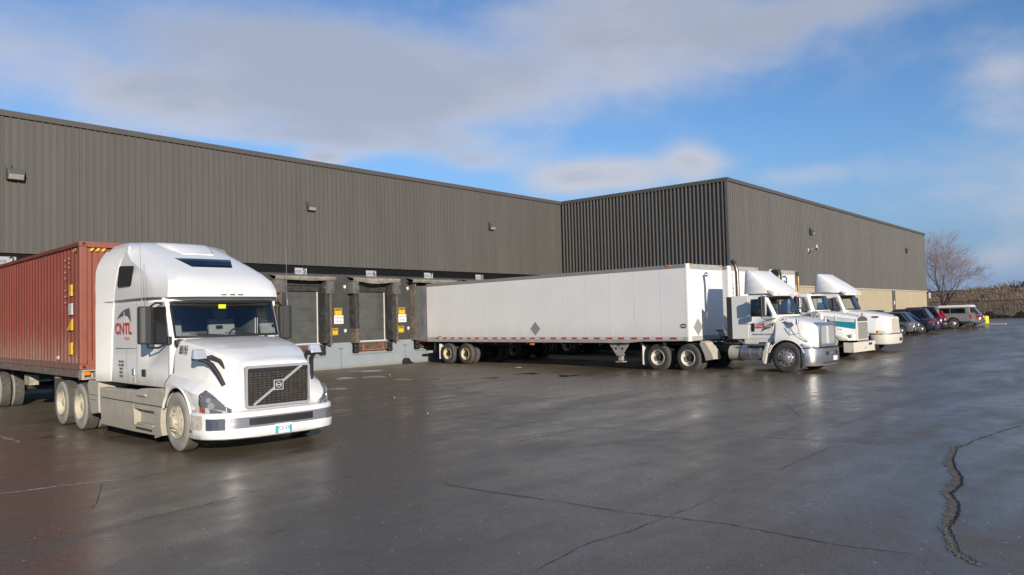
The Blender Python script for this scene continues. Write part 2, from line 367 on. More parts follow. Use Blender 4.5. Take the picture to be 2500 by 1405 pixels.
def strip(name, P, w, m, z=.004, jit=0, sub=.25, off=0, taper=True):
    """a thin marking that follows the ground"""
    Q = []
    for a, b_ in zip(P, P[1:]):
        n = max(1, int(math.dist(a, b_)/sub)); Q += [(a[0]+(b_[0]-a[0])*k/n, a[1]+(b_[1]-a[1])*k/n) for k in range(n)]
    Q.append(P[-1]); s_ = MB(); ra = []
    for k, q in enumerate(Q):
        a = Q[max(0, k-1)]; c = Q[min(len(Q)-1, k+1)]; t = Vector((c[0]-a[0], c[1]-a[1])).normalized(); nrm = Vector((-t.y, t.x))
        ww = w(k/(len(Q)-1)) if callable(w) else w; ed = min(1, .25+min(k, len(Q)-1-k)*.5) if taper else 1
        jx = rnd.uniform(-jit, jit)
        p = Vector(q)+nrm*(jx+off); l = p+nrm*ww*ed*rnd.uniform(.35, .65); r_ = p-nrm*ww*ed*rnd.uniform(.35, .65)
        ra.append([(l.x, l.y, gz(l.x, l.y)+z), (r_.x, r_.y, gz(r_.x, r_.y)+z)])
    s_.loft(ra); return s_.build(name, m, ground, recalc=False, weld=False)
LINE = [[(5.62, 20.15), (6.12, 20.2), (6.63, 20.15)], [(4.86, 17.43), (5.3, 17.38), (5.79, 17.38)], [(5.27, 18.92), (5.2, 17.44)], [(3.8, 13.15), (4.32, 13.15), (5.1, 13.03)], [(3.24, 11.64), (4.1, 11.4), (4.67, 11.17)], [(4.67, 11.17), (5.74, 11.24), (6.49, 11.19), (7.25, 11.22), (8.47, 11.41)], [(2.45, 8.78), (3.06, 8.83), (3.45, 8.8)], [(5.78, 8.59), (6.64, 8.68), (7.48, 8.79)]]
LW = [.09, .09, .14, .03, .11, .09, .05, .05]
for k, P in enumerate(LINE): strip('painted_line', P, LW[k], m_wornline if k < 5 else m_wornline2, jit=.008, z=.004)
CRACK = [[(3.75, 8.69), (4.17, 8.72), (4.8, 8.77), (5.4, 8.94)], [(6.94, 7.21), (6.95, 6.68), (6.95, 6.4), (7.03, 5.61), (7.04, 4.64), (7.16, 4.03), (7.24, 3.45), (7.21, 2.89), (7.17, 2.35), (7.27, 1.7)], [(7.17, 4.04), (7.68, 4.03), (8.23, 4.0)], [(7.17, 4.04), (6.43, 4.09), (5.94, 4.19), (4.92, 4.1)], [(11.87, 11.86), (12.01, 9.8), (12.05, 7.88), (12.33, 6.35), (12.58, 4.98), (12.78, 4.03), (12.87, 3.08)], [(12.0, 8.49), (10.73, 8.48), (9.74, 8.5)], [(16.38, 16.75), (16.65, 14.47), (16.62, 12.47)], [(26.75, 7.36), (27.74, 6.73), (29.33, 3.49)], [(17.37, 6.68), (15.31, 5.6), (14.62, 4.94)], [(12.41, 4.02), (11.0, 4.01), (10.09, 4.01)], [(4.33, 11.2), (3.79, 9.96), (3.61, 9.7)], [(16.16, 1.97), (14.91, 2.22), (13.93, 2.37), (13.38, 2.39)]]
CWID = [.018, .016, .009, .011, .020, .014, .024, .04, .012, .009, .009, .014]
for k, P in enumerate(CRACK): strip('crack', P, CWID[k], m_crack, jit=.012, z=.004, sub=.09)
strip('crack', CRACK[1][:4], .05, m_cracktan, jit=.01, z=.003, sub=.08)
strip('crack', CRACK[11], .05, m_cracktan, jit=.01, z=.003, sub=.08)
BIG = [(13.47, 2.38), (13.12, 2.47), (12.13, 2.35), (11.39, 2.18), (10.88, 2.02), (10.38, 1.94), (9.86, 1.95), (9.43, 1.8), (9.02, 1.72), (8.56, 1.69), (8.31, 1.68), (7.92, 1.56), (7.53, 1.44), (7.31, 1.28), (7.26, 1.18)]
strip('crack', BIG, lambda t: (.02+.085*sin(pi*min(1, t*1.05)))*(.45+.55*abs(sin(t*19)+.5*sin(t*53+1))), m_cracktan2, jit=.012, z=.004, sub=.05, off=-.03)
strip('crack', BIG, lambda t: (.03+.13*sin(pi*min(1, t*1.05)))*(.5+.5*abs(sin(t*14+1)+.5*sin(t*41))), m_cracktan, jit=.025, z=.006, sub=.06, off=-.035)
strip('crack', BIG, lambda t: .010+.014*sin(pi*t), m_crackshade, jit=.010, z=.009, sub=.05, off=.022)  # thin dark strip paints in the lip's shade on the right side
# stones lying along the broken edge
st = MB()
for k in range(120):
    t_ = rnd.random(); i = min(len(BIG)-2, int(t_*(len(BIG)-1))); f_ = rnd.random()
    px, py = BIG[i][0]+(BIG[i+1][0]-BIG[i][0])*f_, BIG[i][1]+(BIG[i+1][1]-BIG[i][1])*f_+rnd.gauss(.03, .035); r_ = rnd.uniform(.003, .008)
    st.box(px-r_, px+r_, py-r_*.8, py+r_*.8, .1, .1+r_*1.3, None)
prop(st.build('loose_grit', m_cracktan2, smooth=None), 'loose tan grit along the wide ragged crack', 'grit', kind='stuff')
m_water = mat('puddle_water', (.05, .043, .034), .14, spec=.45)
m_damp = mat('damp_patch', (.05, .042, .033), .16)
PUD = [(21.9, 27.29, 0.94, 1.44), (19.63, 24.09, 0.73, 1.36), (18.75, 24.65, 0.73, 1.13), (19.23, 21.91, 0.42, 1.03), (15.6, 21.07, 0.54, 0.82), (23.33, 19.17, 0.59, 0.89), (23.03, 17.04, 0.71, 0.8), (21.15, 19.17, 0.48, 0.6), (19.84, 20.89, 0.51, 0.61)]
for k, (px, py, a, b_) in enumerate(PUD):
    P = []; ph = rnd.uniform(0, 6)
    for j in range(40):
        th = 2*pi*j/40; rr = 1+.28*sin(3*th+ph)+.18*sin(5*th+2*ph)+rnd.uniform(-.07, .07)
        q = (px+cos(th)*a*rr*.9-sin(th)*b_*rr*.25, py+sin(th)*b_*rr*.7+cos(th)*a*rr*.2); P.append((px+(q[0]-px)*.62, py+(q[1]-py)*.62, gz(*q)+.004))
    MB().poly(P).build('puddle', m_water if k in (0, 1, 2, 4, 5, 6) else m_damp, ground, recalc=False)

# ------------------------------------------------------------------ warehouse
m_clad = mat('brown_grey_cladding', (.100, .093, .083), .58, var=.10, vscale=1.6, vmap=(1, 1, .07), rvar=.08)
m_cap = mat('roof_flashing', (.088, .079, .070), .5, var=.05)
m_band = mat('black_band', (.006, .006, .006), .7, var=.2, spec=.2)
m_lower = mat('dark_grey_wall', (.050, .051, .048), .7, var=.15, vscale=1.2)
m_found = mat('foundation_paint', (.27, .305, .325), .6, var=.06, vscale=1.5, dirt=((.24, .215, .17), 0, .22, .7))
m_beige = mat('beige_masonry', (.44, .365, .245), .75, var=.05, vscale=.6)
m_ledge = mat('beige_ledge', (.55, .48, .36), .7)
m_door = mat('dock_door_grey', (.080, .082, .077), .45, var=.22, vscale=1.5, rvar=.12)
m_whitetrim = mat('white_trim', (.66, .65, .60), .5, var=.1)
m_pad = mat('worn_seal_foam', (.125, .10, .077), .95, var=.42, vscale=7, bump=.8, bscale=18)
m_paddark = mat('dark_seal', (.035, .034, .032), .8, var=.5, vscale=5, bump=.6, bscale=12)
m_padgrey = mat('grey_seal', (.11, .105, .095), .9, var=.3, vscale=6, bump=.5, bscale=10)
m_canvas = mat('seal_canvas', (.27, .245, .195), .9, var=.3, vscale=4, bump=.5, bscale=9)
m_rust = mat('rusty_plate', (.10, .065, .048), .85, var=.5, vscale=8)
m_rustbright = mat('rust_bright', (.27, .10, .045), .85, var=.35, vscale=9)
wh = thing('warehouse', 'long low brown-grey metal-clad warehouse with loading docks and beige base', 'warehouse', (0, 0, 0))
def cladding(x0, y0, x1, y1, z0, z1, nx, ny, sp=.25, name='wall_cladding', depth=.042):
    L_ = math.dist((x0, y0), (x1, y1)); tx, ty = (x1-x0)/L_, (y1-y0)/L_; n = int(L_/sp); s_ = MB(); prof = []
    for k in range(n):
        u = k*sp; prof += [(u, 0), (u+.165, 0), (u+.180, depth), (u+.232, depth)]
    prof.append((L_, 0))
    s_.loft([[(x0+tx*u+nx*q, y0+ty*u+ny*q, z) for u, q in prof] for z in (z0, z1)])
    return s_.build(name, m_clad, wh, recalc=False, weld=False)
cladding(-16, WA, WB-.045, WA, ZC, ZT-.21, 0, -1, name='dock_wall_cladding')
cladding(WB, WA, WB, WC-.04, ZC-1.2, ZT-.21, -1, 0, name='side_wall_cladding', depth=.105)
cladding(WB+.12, WC, WE, WC, ZB, ZT-.21, 0, -1, name='end_wall_cladding', depth=.02)
MB().box(WB-.107, WB+.12, WC-.046, WC+.1, ZC-1.2, ZT-.21).build('corner_trim', m_clad, wh)
e_ = MB()
e_.box(-16, WB-.09, WA-.09, WA+.25, ZT-.21, ZT); e_.build('roof_edge', m_cap, wh, bevel=.01)
MB().box(WB-.09, WB+.25, WC-.09, WA+.25, ZT-.215, ZT+.004).build('roof_edge', m_cap, wh, bevel=.01)
MB().box(WB+.25, WE+.08, WC-.09, WC+.25, ZT-.21, ZT).build('roof_edge', m_cap, wh, bevel=.01)
MB().box(-16, WB, WA+.25, 75, ZT-.3, ZT-.12).box(WB, WE, WC+.25, 75, ZT-.3, ZT-.12).build('roof', m_cap, wh)
MB().box(WE-.02, WE, WC, 75, 0, ZT-.21).build('far_wall', m_clad, wh)
MB().box(-16.02, -16, WA, 75, 0, ZT-.21).build('far_wall', m_clad, wh)
MB().box(-16, WB-.045, WA-.045, WA+.02, ZC-.022, ZC-.002).build('drip_flashing', m_clad, wh)
# below the cladding: black band, dark wall with dock openings, pale foundation
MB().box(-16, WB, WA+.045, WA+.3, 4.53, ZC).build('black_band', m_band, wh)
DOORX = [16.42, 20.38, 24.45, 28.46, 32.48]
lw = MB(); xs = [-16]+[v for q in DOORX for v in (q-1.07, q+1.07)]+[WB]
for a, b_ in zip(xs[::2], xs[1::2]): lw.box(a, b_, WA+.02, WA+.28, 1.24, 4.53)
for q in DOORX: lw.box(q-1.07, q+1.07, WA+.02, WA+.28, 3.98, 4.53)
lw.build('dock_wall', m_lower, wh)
fd = MB(); xs = [-16]+[v for q in DOORX for v in (q-1.25, q+1.25)]+[WB]
for a, b_ in zip(xs[::2], xs[1::2]): fd.box(a, b_, WA-.03, WA+.3, -.2, 1.24)
for q in DOORX: fd.box(q-1.25, q+1.25, WA-.03, WA+.3, -.2, .68); fd.box(q-1.25, q+1.25, WA+.06, WA+.3, .68, 1.24)
fd.build('foundation', m_found, wh, bevel=.008)
fl = MB()
for q in DOORX: fl.box(q-1.07, q+1.07, WA+.3, WA+3, 1.0, 1.22)
fl.box(-16, WB, WA+3, WA+3.1, 0, 4.9); fl.build('interior_floor', m_lower, wh)
MB().box(WB+.02, WB+.2, WC+.02, WA, -.1, ZC-1.2).build('side_wall_base', m_lower, wh)
bs = MB(); pil = [40.6, 57.0, 74.64]
bs.box(WB+.02, WE-.02, WC+.03, WC+.25, -.1, ZB-.07); bs.build('beige_base', m_beige, wh)
MB().box(WB+.02, WE+.02, WC-.05, WC+.1, ZB-.07, ZB).build('beige_ledge', m_ledge, wh)
for p in pil[1:]: MB().box(p-.42, p+.42, WC-.04, WC+.04, -.1, ZB-.001).build('pilaster', m_clad, wh)
MB().box(74.45, 74.75, WC-.07, WC-.04, 2.55, 2.85).build('fuse_box', m_whitetrim, wh)
def dock(q, var):
    dd = MB()
    for k in range(5):
        z0 = 1.27+k*.545; dd.box(q-1.06, q+1.06, WA+.235, WA+.27, z0, z0+.5425)
    o = dd.build('dock_door', m_door, wh, bevel=.006)
    MB().box(q+.98, q+1.03, WA+.20, WA+.234, 1.27, 3.9).build('door_track', m_whitetrim, o)
    MB().box(q-1.06, q+1.06, WA+.12, WA+.2, 1.241, 1.285).build('door_sill', m_whitetrim, o)
    MB().box(q-1.06, q+1.06, WA+.10, WA+.2, 3.72, 3.98).build('door_header', m_paddark, o)
    # worn foam seal: two upright pads, bulging blocks at the head corners, a sagging canvas head
    def pad(s_, x0, x1, z0, z1, d, amp, n=16):
        ra = []
        for k in range(n+1):
            z = z0+(z1-z0)*k/n; w_ = lambda: rnd.uniform(-amp, amp)
            ra.append([(x0+w_(), WA+.02, z), (x0+.03+w_(), WA-d+.04+w_(), z), (x0+.08+w_(), WA-d+w_(), z), (x1-.08+w_(), WA-d+w_(), z), (x1-.03+w_(), WA-d+.05+w_(), z), (x1+w_(), WA+.02, z)])
        s_.loft(ra, True, True, True)
    M3 = [m_pad, m_paddark, m_padgrey]
    if q == DOORX[3]:
        s_ = MB().mat(0); pad(s_, q-1.43, q-1.27, 1.2, 4.15, .42, .02, 22); s_.build('dock_seal', M3, wh, smooth=50)
    else:
     s_ = MB().mat(1); pad(s_, q-1.33, q-1.02, 1.26, 4.1, .40, .02)
     s_.mi = 0; pad(s_, q-1.40 if not var else q-1.34, q-1.24 if not var else q-1.06, 1.2, 3.65 if not var else 1.9, .47, .015, 20)
     s_.mi = 2; pad(s_, q-1.72 if not var else q-1.5, q-1.02, 3.6, 4.2, .46, .035, 6); s_.build('dock_seal', M3, wh, smooth=50)
    s_ = MB().mat(1); pad(s_, q+1.02, q+1.38, 1.26, 4.1, .40, .025)
    s_.mi = 0; pad(s_, q+1.24, q+1.42, 1.18, 3.62, .47, .016, 24)
    s_.mi = 2; pad(s_, q+1.05, q+1.55, 3.58, 4.2, .52, .035, 6); o2 = s_.build('dock_seal', M3, wh, smooth=50)
    h = MB(); ra = []
    for k in range(25):
        t_ = k/24; x_ = q-1.68+3.24*t_ if not var else q-1.5+2.98*t_; sag = (.03 if not var else .12)*sin(pi*t_)**2; j = rnd.uniform(-.012, .012)
        ra.append([(x_, WA+.02, 4.45+j), (x_, WA-.1, 4.44+j), (x_, WA-.55, 4.35+j), (x_, WA-.57, 4.31+j-sag*.5), (x_, WA-.50, 4.21+j-sag), (x_, WA+.02, 4.25+j-sag)])
    h.loft(ra, False, False, False); h.build('seal_canopy', m_canvas, o2, smooth=40)
    lv = MB().box(q-.92, q+.92, WA-.11, WA+.06, .80, 1.20)
    lo = lv.build('dock_leveler', m_rust, wh, bevel=.01)
    MB().box(q-.75, q+.72, WA-.14, WA-.111, .80, .87).box(q-.70, q-.58, WA-.125, WA-.111, .87, 1.14).box(q+.55, q+.66, WA-.125, WA-.111, .87, 1.10).build('lip_plate', m_rustbright, lo)
    for sx in (-1, 1):
        b1 = MB()
        for z in (.72, .96): b1.box(q+sx*1.06-.13, q+sx*1.06+.13, WA-.2, WA+.06, z, z+.225)
        b1.build('dock_bumper', m_black, wh, bevel=.03)
    MB().box(q-1.2, q+1.35, WA-.036, WA-.028, .60, .64).build('steel_edge', m_steel, wh)
    MB().box(q+2.0, q+2.27, WA-.05, WA-.03, .93, .99).box(q+2.145, q+2.165, WA-.05, WA-.03, .02, .93).build('ground_cable', m_steel, wh)
for k, q in enumerate(DOORX): dock(q, k in (2, 4))

# ------------------------------------------------------------------ signs, lamps and boxes on the wall
def plate(name, label, cat, x, z, w, h, m, y=WA, group=None, t=.02, edge=None):
    o = thing(name, label, cat, (x, y, z), 0, group)
    MB().box(-w/2, w/2, -t, 0, -h/2, h/2).build('sign_panel', m, o, bevel=.006)
    if edge:
        f = .018; MB().box(-w/2+.02, w/2-.02, -t-.003, -t, h/2-.02-f, h/2-.02).box(-w/2+.02, w/2-.02, -t-.003, -t, -h/2+.02, -h/2+.02+f).box(-w/2+.02, -w/2+.02+f, -t-.003, -t, -h/2+.02+f, h/2-.02-f).box(w/2-.02-f, w/2-.02, -t-.003, -t, -h/2+.02+f, h/2-.02-f).build('sign_border', edge, o)
    return o
m_doorsign = mat('door_number_plate', (.40, .40, .43), .45)
for n, x in ((2, 8.58), (5, 20.39), (6, 24.5), (7, 28.44), (8, 32.48)):
    extra = {2: 'above the red container at the left edge', 5: 'above the grey door behind the big truck', 6: 'over the middle dock door with sagging canopy', 7: 'over the rear of the long white trailer', 8: 'half hidden by the long white trailer roof'}[n]
    o = plate('door_sign', f'grey plate reading DOOR {n} {extra}', 'sign', x, 4.63, .64, .30, m_doorsign, WA+.04, 'door number plates on the black band')
    lettering('lettering', 'DOOR', .145, m_black_text, o, (-.14, -.022, -.02), RX, sx=.75)
    lettering('lettering', str(n), .37, m_black_text, o, (.19, -.022, 0), RX, bold=.02)
def caution(x, z, w, h, label, lines, head='CAUTION'):
    o = plate('warning_sign', label, 'sign', x, z, w, h, m_yellow, WA+.018, 'yellow caution signs between the dock doors', edge=m_black)
    MB().box(-w/2+.05, w/2-.05, -.024, -.02, h*.16, h*.40).build('sign_header', m_black, o)
    lettering('lettering', head, h*.2, m_yellow, o, (0, -.026, h*.28), RX, sx=.9)
    for k, t_ in enumerate(lines): lettering('lettering', t_, h*.14, m_black_text, o, (0, -.022, h*(.05-.17*k)), RX, sx=.85)
for x, where in ((18.32, 'seen through the cab of the white big truck'), (22.44, 'between doors 5 and 6'), (26.47, 'between doors 6 and 7')):
    caution(x, 2.73, .44, .36, f'upper yellow caution sign with black border, {where}', ['CHOCK', 'WHEELS'])
    o = plate('engine_sign', f'white sign reading TURN OFF ENGINE, {where}', 'sign', x+.02, 2.35, .54, .40, m_signwhite, WA+.018, 'white engine signs between the dock doors')
    lettering('lettering', 'TURN OFF', .125, m_red_text if x > 20 else m_grey_text, o, (0, -.022, .085), RX, sx=.85); lettering('lettering', 'ENGINE', .125, m_grey_text, o, (0, -.022, -.09), RX, sx=.85)
    if x > 20: caution(x-.22 if x < 24 else x-.07, 1.78, .36, .33, f'lower smaller yellow caution sign {where}', ['CHECK', 'DOCK'], 'CAUTION')
for x, z, l in ((22.81, 3.94, 'high on the wall left of door 6'), (22.81, 1.81, 'low on the wall left of door 6'), (26.86, 3.92, 'high on the wall beside the long white trailer'), (26.86, 1.83, 'low on the wall beside the long white trailer')):
    o = thing('junction_box', f'small white electrical box {l}', 'electrical box', (x, WA+.02, z), 0, 'white boxes beside the dock seals')
    MB().box(-.06, .06, -.08, 0, -.08, .08).build('box_body', m_whitetrim, o, bevel=.015); MB().cyl((0, -.04, -.08), (0, -.04, -.22), .008).build('conduit', m_steel, o)
m_lampbody = mat('wall_lamp_body', (.085, .085, .08), .5); m_lens = mat('wall_lamp_lens', (.34, .33, .29), .25, var=.1)
for x, y, l, s_ in ((8.81, WA, 'at the left edge of the dock wall', .92), (20.9, WA, 'above dock door 5', .74), (33.51, WA, 'on the dock wall near the inner corner', .74), (53.75, WC, 'above the security camera on the end wall', .8), (79.63, WC, 'near the far end of the end wall', .8)):
    o = thing('wall_lamp', f'unlit grey wall lamp {l}', 'wall lamp', (x, y-.045, 7.62), 0, 'wall lamps on the cladding')
    MB().prism([(0, .2), (-.26, .2), (-.30, .0), (-.22, -.2), (0, -.2)], 'x', -.28, .28).build('lamp_housing', m_lampbody, o, bevel=.02)
    MB().prism([(-.302, -.005), (-.31, -.02), (-.235, -.185), (-.22, -.17)], 'x', -.25, .25).build('lamp_lens', m_lens, o, bevel=.005)
    MB().box(-.28, -.12, -.12, 0, .2, .40).build('ballast_box', m_lampbody, o, bevel=.01); o.scale = (s_, s_, s_)
o = thing('security_camera', 'white security camera on an arm below the end wall lamp', 'camera', (53.1, WC-.02, 6.38))
MB().box(-.06, .06, -.05, 0, -.15, .1).cyl((0, -.05, 0), (0, -.5, .08), .03).build('wall_bracket', m_whitetrim, o)
MB().cyl((-.1, -.62, .02), (.45, -.42, .26), .1, .1, 12).build('camera_body', m_whitetrim, o, smooth=40)
MB().cyl((-.16, -.645, -.005), (-.1, -.62, .02), .075, .075, 12).build('camera_lens', m_black, o)
m_scrap = mat('dull_paper', (.42, .41, .38), .7)
strip('sand_line', [(-2, WA-.16), (12, WA-.17), (18, WA-.16), (22, WA-.2), (26.8, WA-.16), (40, WA-.18)], .22, worn('sand', (.42, .36, .26), .42, 2.2, .9, .1), jit=.03, z=.006, sub=.3)
# things lying on the ground by the dock
BITS = [(25.75, 21.69, .30), (14.38, 16.76, .07), (11.77, 12.61, .035), (20.33, 24.04, .10), (25.0, 21.46, .07)]
BL = ['largest scrap of white paper under the long white trailer', 'torn paper scrap on the brown asphalt by the worn joint', 'pale paper scrap on the asphalt right of the big truck', 'crumpled paper scrap near the puddles by the foundation', 'tiny paper scrap just under the trailer edge']
for (x, y, s_), l in zip(BITS, BL):
    P = [(x+s_*cos(a)*rnd.uniform(.6, 1)*.9, y+s_*sin(a)*rnd.uniform(.6, 1)*.6) for a in [k*pi/4 for k in range(8)]]
    b_ = MB(); b_.poly([(p[0], p[1], gz(*p)+.006+rnd.uniform(0, .05)) for p in P]); prop(b_.build('paper_scrap', m_scrap, recalc=False), l, 'litter', 'paper scraps on the yard')
o = thing('wheel_chock', 'black rubber wheel chock on the ground against the pale foundation', 'wheel chock', (26.55, WA-.35, 0), R(10))
MB().prism([(-.32, 0), (.45, 0), (.1, .1), (-.1, .3), (-.24, .3)], 'y', -.12, .12).build('chock_wedge', m_black, o, bevel=.02)
MB().tube([(-.2, -.05, .3), (-.2, -.05, .36), (-.2, .06, .36), (-.2, .06, .3)], .015, 6).build('chock_handle', m_steel, o)
# ------------------------------------------------------------------ wheels (outer face at x = 0 looking towards -X)
def lerp(a, b, t): return a+(b-a)*t
WH = {}
def wheel_meshes(kind, clean):
    key = (kind, clean)
    if key in WH: return WH[key]
    side, tread = (m_tyre, m_tread) if clean else (m_dust_tyre, m_tread)
    def tyre(x0, w, n=56, ribs=5):
        p = [(x0+.06, .285), (x0+.015, .30), (x0+.004, .36), (x0+.0, .41), (x0+.012, .465), (x0+.035, .497)]; ns = len(p)
        a, b = x0+.045, x0+w-.045
        for k in range(ribs):
            u0 = a+(b-a)*k/ribs; u1 = a+(b-a)*(k+1)/ribs; p += [(u0+.006, .507), (u1-.006, .507), (u1-.005, .494), (u1+.005, .494)]
        p = p[:-2]
        p += [(x0+w-.035, .497), (x0+w-.012, .465), (x0+w, .41), (x0+w-.004, .36), (x0+w-.015, .30), (x0+w-.06, .285)]
        return p, ns
    t = MB()
    def add_tyre(x0, w):
        p, ns = tyre(x0, w); N_ = len(p)
        t.lathe_x(p, 56, mats=lambda a, k: 0 if (a < ns-1 or a > N_-ns-1) else 1)
    def lugs(x0, w):
        t.mi = 1
        for k in range(46):
            for j, u in enumerate((.05, .115, .18)):
                th = 2*pi*(k+(.5 if j == 1 else 0))/46; Mx = Matrix.Rotation(th, 4, 'X'); t.box(x0+u+.004, x0+u+.058, -.023, .023, .50, .514, Mx)
    rim = MB(); n = 40
    if kind == 'steer':
        add_tyre(0, .29)
        rim.lathe_x([(.06, .288), (.004, .292), (0, .283), (.02, .272), (.04, .255), (.03, .245), (-.005, .19), (-.02, .155), (-.022, .12)], n, mats=lambda a, k: 0)
        rim.mi = 0; rim.lathe_x([(-.022, .12), (-.05, .105), (-.085, .095), (-.095, .05), (-.095, 0.0001)], 24, mats=lambda a, k: 0)
        for k in range(10):
            th = 2*pi*k/10; rim.mi = 1; rim.cyl((.03, .226*cos(th), .226*sin(th)), (.009, .226*cos(th), .226*sin(th)), .03, .03, 10)
            th += pi/10; rim.mi = 2; rim.cyl((-.018, .143*cos(th), .143*sin(th)), (-.062, .143*cos(th), .143*sin(th)), .017, .013, 6)
    else:
        add_tyre(0, .275); add_tyre(.335, .275)
        if kind == 'lug': lugs(.035, .2); lugs(.37, .2)
        rim.lathe_x([(.08, .288), (.0, .293), (-.004, .284), (.015, .274), (.05, .264), (.13, .258), (.165, .235), (.175, .19), (.175, .12)], n, mats=lambda a, k: 0)
        rim.lathe_x([(.175, .12), (.12, .115), (.06, .10), (.045, .06), (.045, .0001)], 24, mats=lambda a, k: 1)
        for k in range(10):
            th = 2*pi*k/10; rim.mi = 1; rim.cyl((.17, .215*cos(th), .215*sin(th)), (.171, .215*cos(th), .215*sin(th)), .022, .022, 8); rim.mi = 1
            th += pi/10; rim.cyl((.17, .15*cos(th), .15*sin(th)), (.135, .15*cos(th), .15*sin(th)), .017, .013, 6)
    WH[key] = (t, [side, tread], rim); return WH[key]
WHO = {}
def wheel(parent, x, y, z, right, kind, clean=True, rimmats=None, r=.507):
    t, tm, rm = wheel_meshes(kind, clean); key = (kind, clean, id(rimmats) if rimmats else 0)
    rimmats_ = rimmats or [m_alloy, m_hub, m_steel]
    if key not in WHO:
        o = t.build('wheel', tm, parent, smooth=35, recalc=False); c = rm.build('rim', rimmats_, o, smooth=35, recalc=False); WHO[key] = (o, c)
    else:
        a, b = WHO[key]; o = a.copy(); COL.objects.link(o); c = b.copy(); COL.objects.link(c); c.parent = o; o.parent = parent
    o.location = (x, y, z); o.rotation_euler = (rnd.uniform(0, 6), 0, 0) if right else (rnd.uniform(0, 6), 0, pi)
    s_ = r/.507; o.scale = (s_, s_, s_); return o
RIM_DUST = [m_dust_rim, m_dust_rim, m_dust_rim]; RIM_ALLOY = [m_alloy, m_hub, m_steel]; RIM_WHITE = [m_rim_white, m_hub, m_hub]
m_rimbeige = mat('rim_cream', (.60, .50, .33), .6, var=.2, vscale=5); RIM_CREAM = [m_rimbeige, m_hub, m_hub]

# ------------------------------------------------------------------ shells shared by the truck cabs
def ring_of(half, z): return [(x, y, z) for x, y in half]+[(-x, y, z) for x, y in half[-2:0:-1]]
def shell(levels, holes=(), cap0=False, cap1=True, s=None):
    """levels: (z, half outline from centre front round the left side to centre back); holes: (level, segment) on both sides"""
    s = s or MB(); n = len(levels[0][1]); m = 2*n-2; sk = set()
    for a, k in holes: sk |= {(a, k), (a, m-1-k)}
    s.loft([ring_of(h, z) for z, h in levels], True, cap0, cap1, sk); return s
def gl(levels, segs, lv, off=.012, both=False, right=True):
    """glass in the gap left by a hole: segments segs, between levels lv[0]..lv[1]; both: across the centre line"""
    rows = []
    for z, h in levels[lv[0]:lv[1]+1]:
        P = [(h[k][0], h[k][1], z) for k in range(segs[0], segs[1]+1)]
        if both: P = [(-x, y, z_) for x, y, z_ in P[::-1]][:-1]+P
        elif right: P = [(-x, y, z_) for x, y, z_ in P]
        rows.append(P)
    s = MB(); s.loft(rows); border = rows[0]+[r[-1] for r in rows[1:-1]]+rows[-1][::-1]+[r[0] for r in rows[-2:0:-1]]
    return s, border
def window(parent, levels, segs, lv, name, m=None, both=False, right=True, fr=.018, frm=None):
    s, b = gl(levels, segs, lv, both=both, right=right)
    o = s.build(name, m or m_glass, parent, smooth=60)
    f = MB(); f.tube(b+[b[0], b[1]], fr, 6, False); f.build('window_frame', frm or m_rubber, o, smooth=60); return o
def hood(keys, ys, zbot, nose_cap=True):
    """keys: (y, zt, xe, (x4,z4), (x5,z5), (x6,z6), (x7,z7)) from the cab forward"""
    def at(y):
        for a, b in zip(keys, keys[1:]):
            if a[0] >= y >= b[0]:
                t = (a[0]-y)/(a[0]-b[0]); zt = lerp(a[1], b[1], t); xe = lerp(a[2], b[2], t)
                q = [(lerp(a[i][0], b[i][0], t), lerp(a[i][1], b[i][1], t)) for i in range(3, 7)]
                return [(0, zt), (xe*.5, zt-.005), (xe*.86, zt-.022), (xe*.965, zt-.055), (xe, zt-.12)]+q+[(q[-1][0], min(q[-1][1]-.01, zbot(y)))]
    rows = []
    for y in ys:
        p = at(y); rows.append([(x, y, z) for x, z in p])
    s = MB(); n = len(rows[0])
    full = [r+[] for r in rows]
    full = [[(-x, y, z) for x, y, z in r[:0:-1]]+r for r in full]
    s.loft(full, False)
    if nose_cap: s.poly(full[-1])
    return s, full
def arch(cy, cz, r, low):
    return lambda y: max(low, cz+math.sqrt(max(0, r*r-(y-cy)**2))) if abs(y-cy) < r else low
def tiny_text(name, m, parent, loc, rot, rows, w, h, gap):
    """writing too small to read: rows of little strokes"""
    s = MB()
    for k, ln in enumerate(rows):
        x = -ln*w/2
        for j in range(ln):
            if rnd.random() < .9: s.box(x+w*.12, x+w*.88, -h/2-k*gap, h/2-k*gap, -.001, .001)
            x += w
    o = s.build(name, m, parent); o.location = loc; o.rotation_euler = rot; return o
def path_band(path, z0, z1, off, th=.006, t0=0, t1=1, n=24, z0b=None, z1b=None):
    """a band that follows a plan path (list of (x,y)), between fractions t0..t1 of its length"""
    P = [Vector(p) for p in path]; L_ = [0]
    for a, b in zip(P, P[1:]): L_.append(L_[-1]+(b-a).length)
    def at(t):
        d_ = t*L_[-1]
        for i in range(len(P)-1):
            if d_ <= L_[i+1]+1e-9:
                f = (d_-L_[i])/(L_[i+1]-L_[i]); tg = (P[i+1]-P[i]).normalized(); return P[i]+(P[i+1]-P[i])*f, Vector((tg.y, -tg.x))
        tg = (P[-1]-P[-2]).normalized(); return P[-1], Vector((tg.y, -tg.x))
    s = MB(); rows = []
    for k in range(n+1):
        f = k/n; q, nn = at(lerp(t0, t1, f)); o_ = q+nn*off; i_ = q+nn*(off-th)
        a = lerp(z0, z0b if z0b is not None else z0, f); b = lerp(z1, z1b if z1b is not None else z1, f)
        rows.append([(i_.x, i_.y, a), (o_.x, o_.y, a), (o_.x, o_.y, b), (i_.x, i_.y, b)])
    s.loft(rows, True, True, True); return s
def sym(path): return [(-x, y) for x, y in path[::-1]][:-1]+list(path)

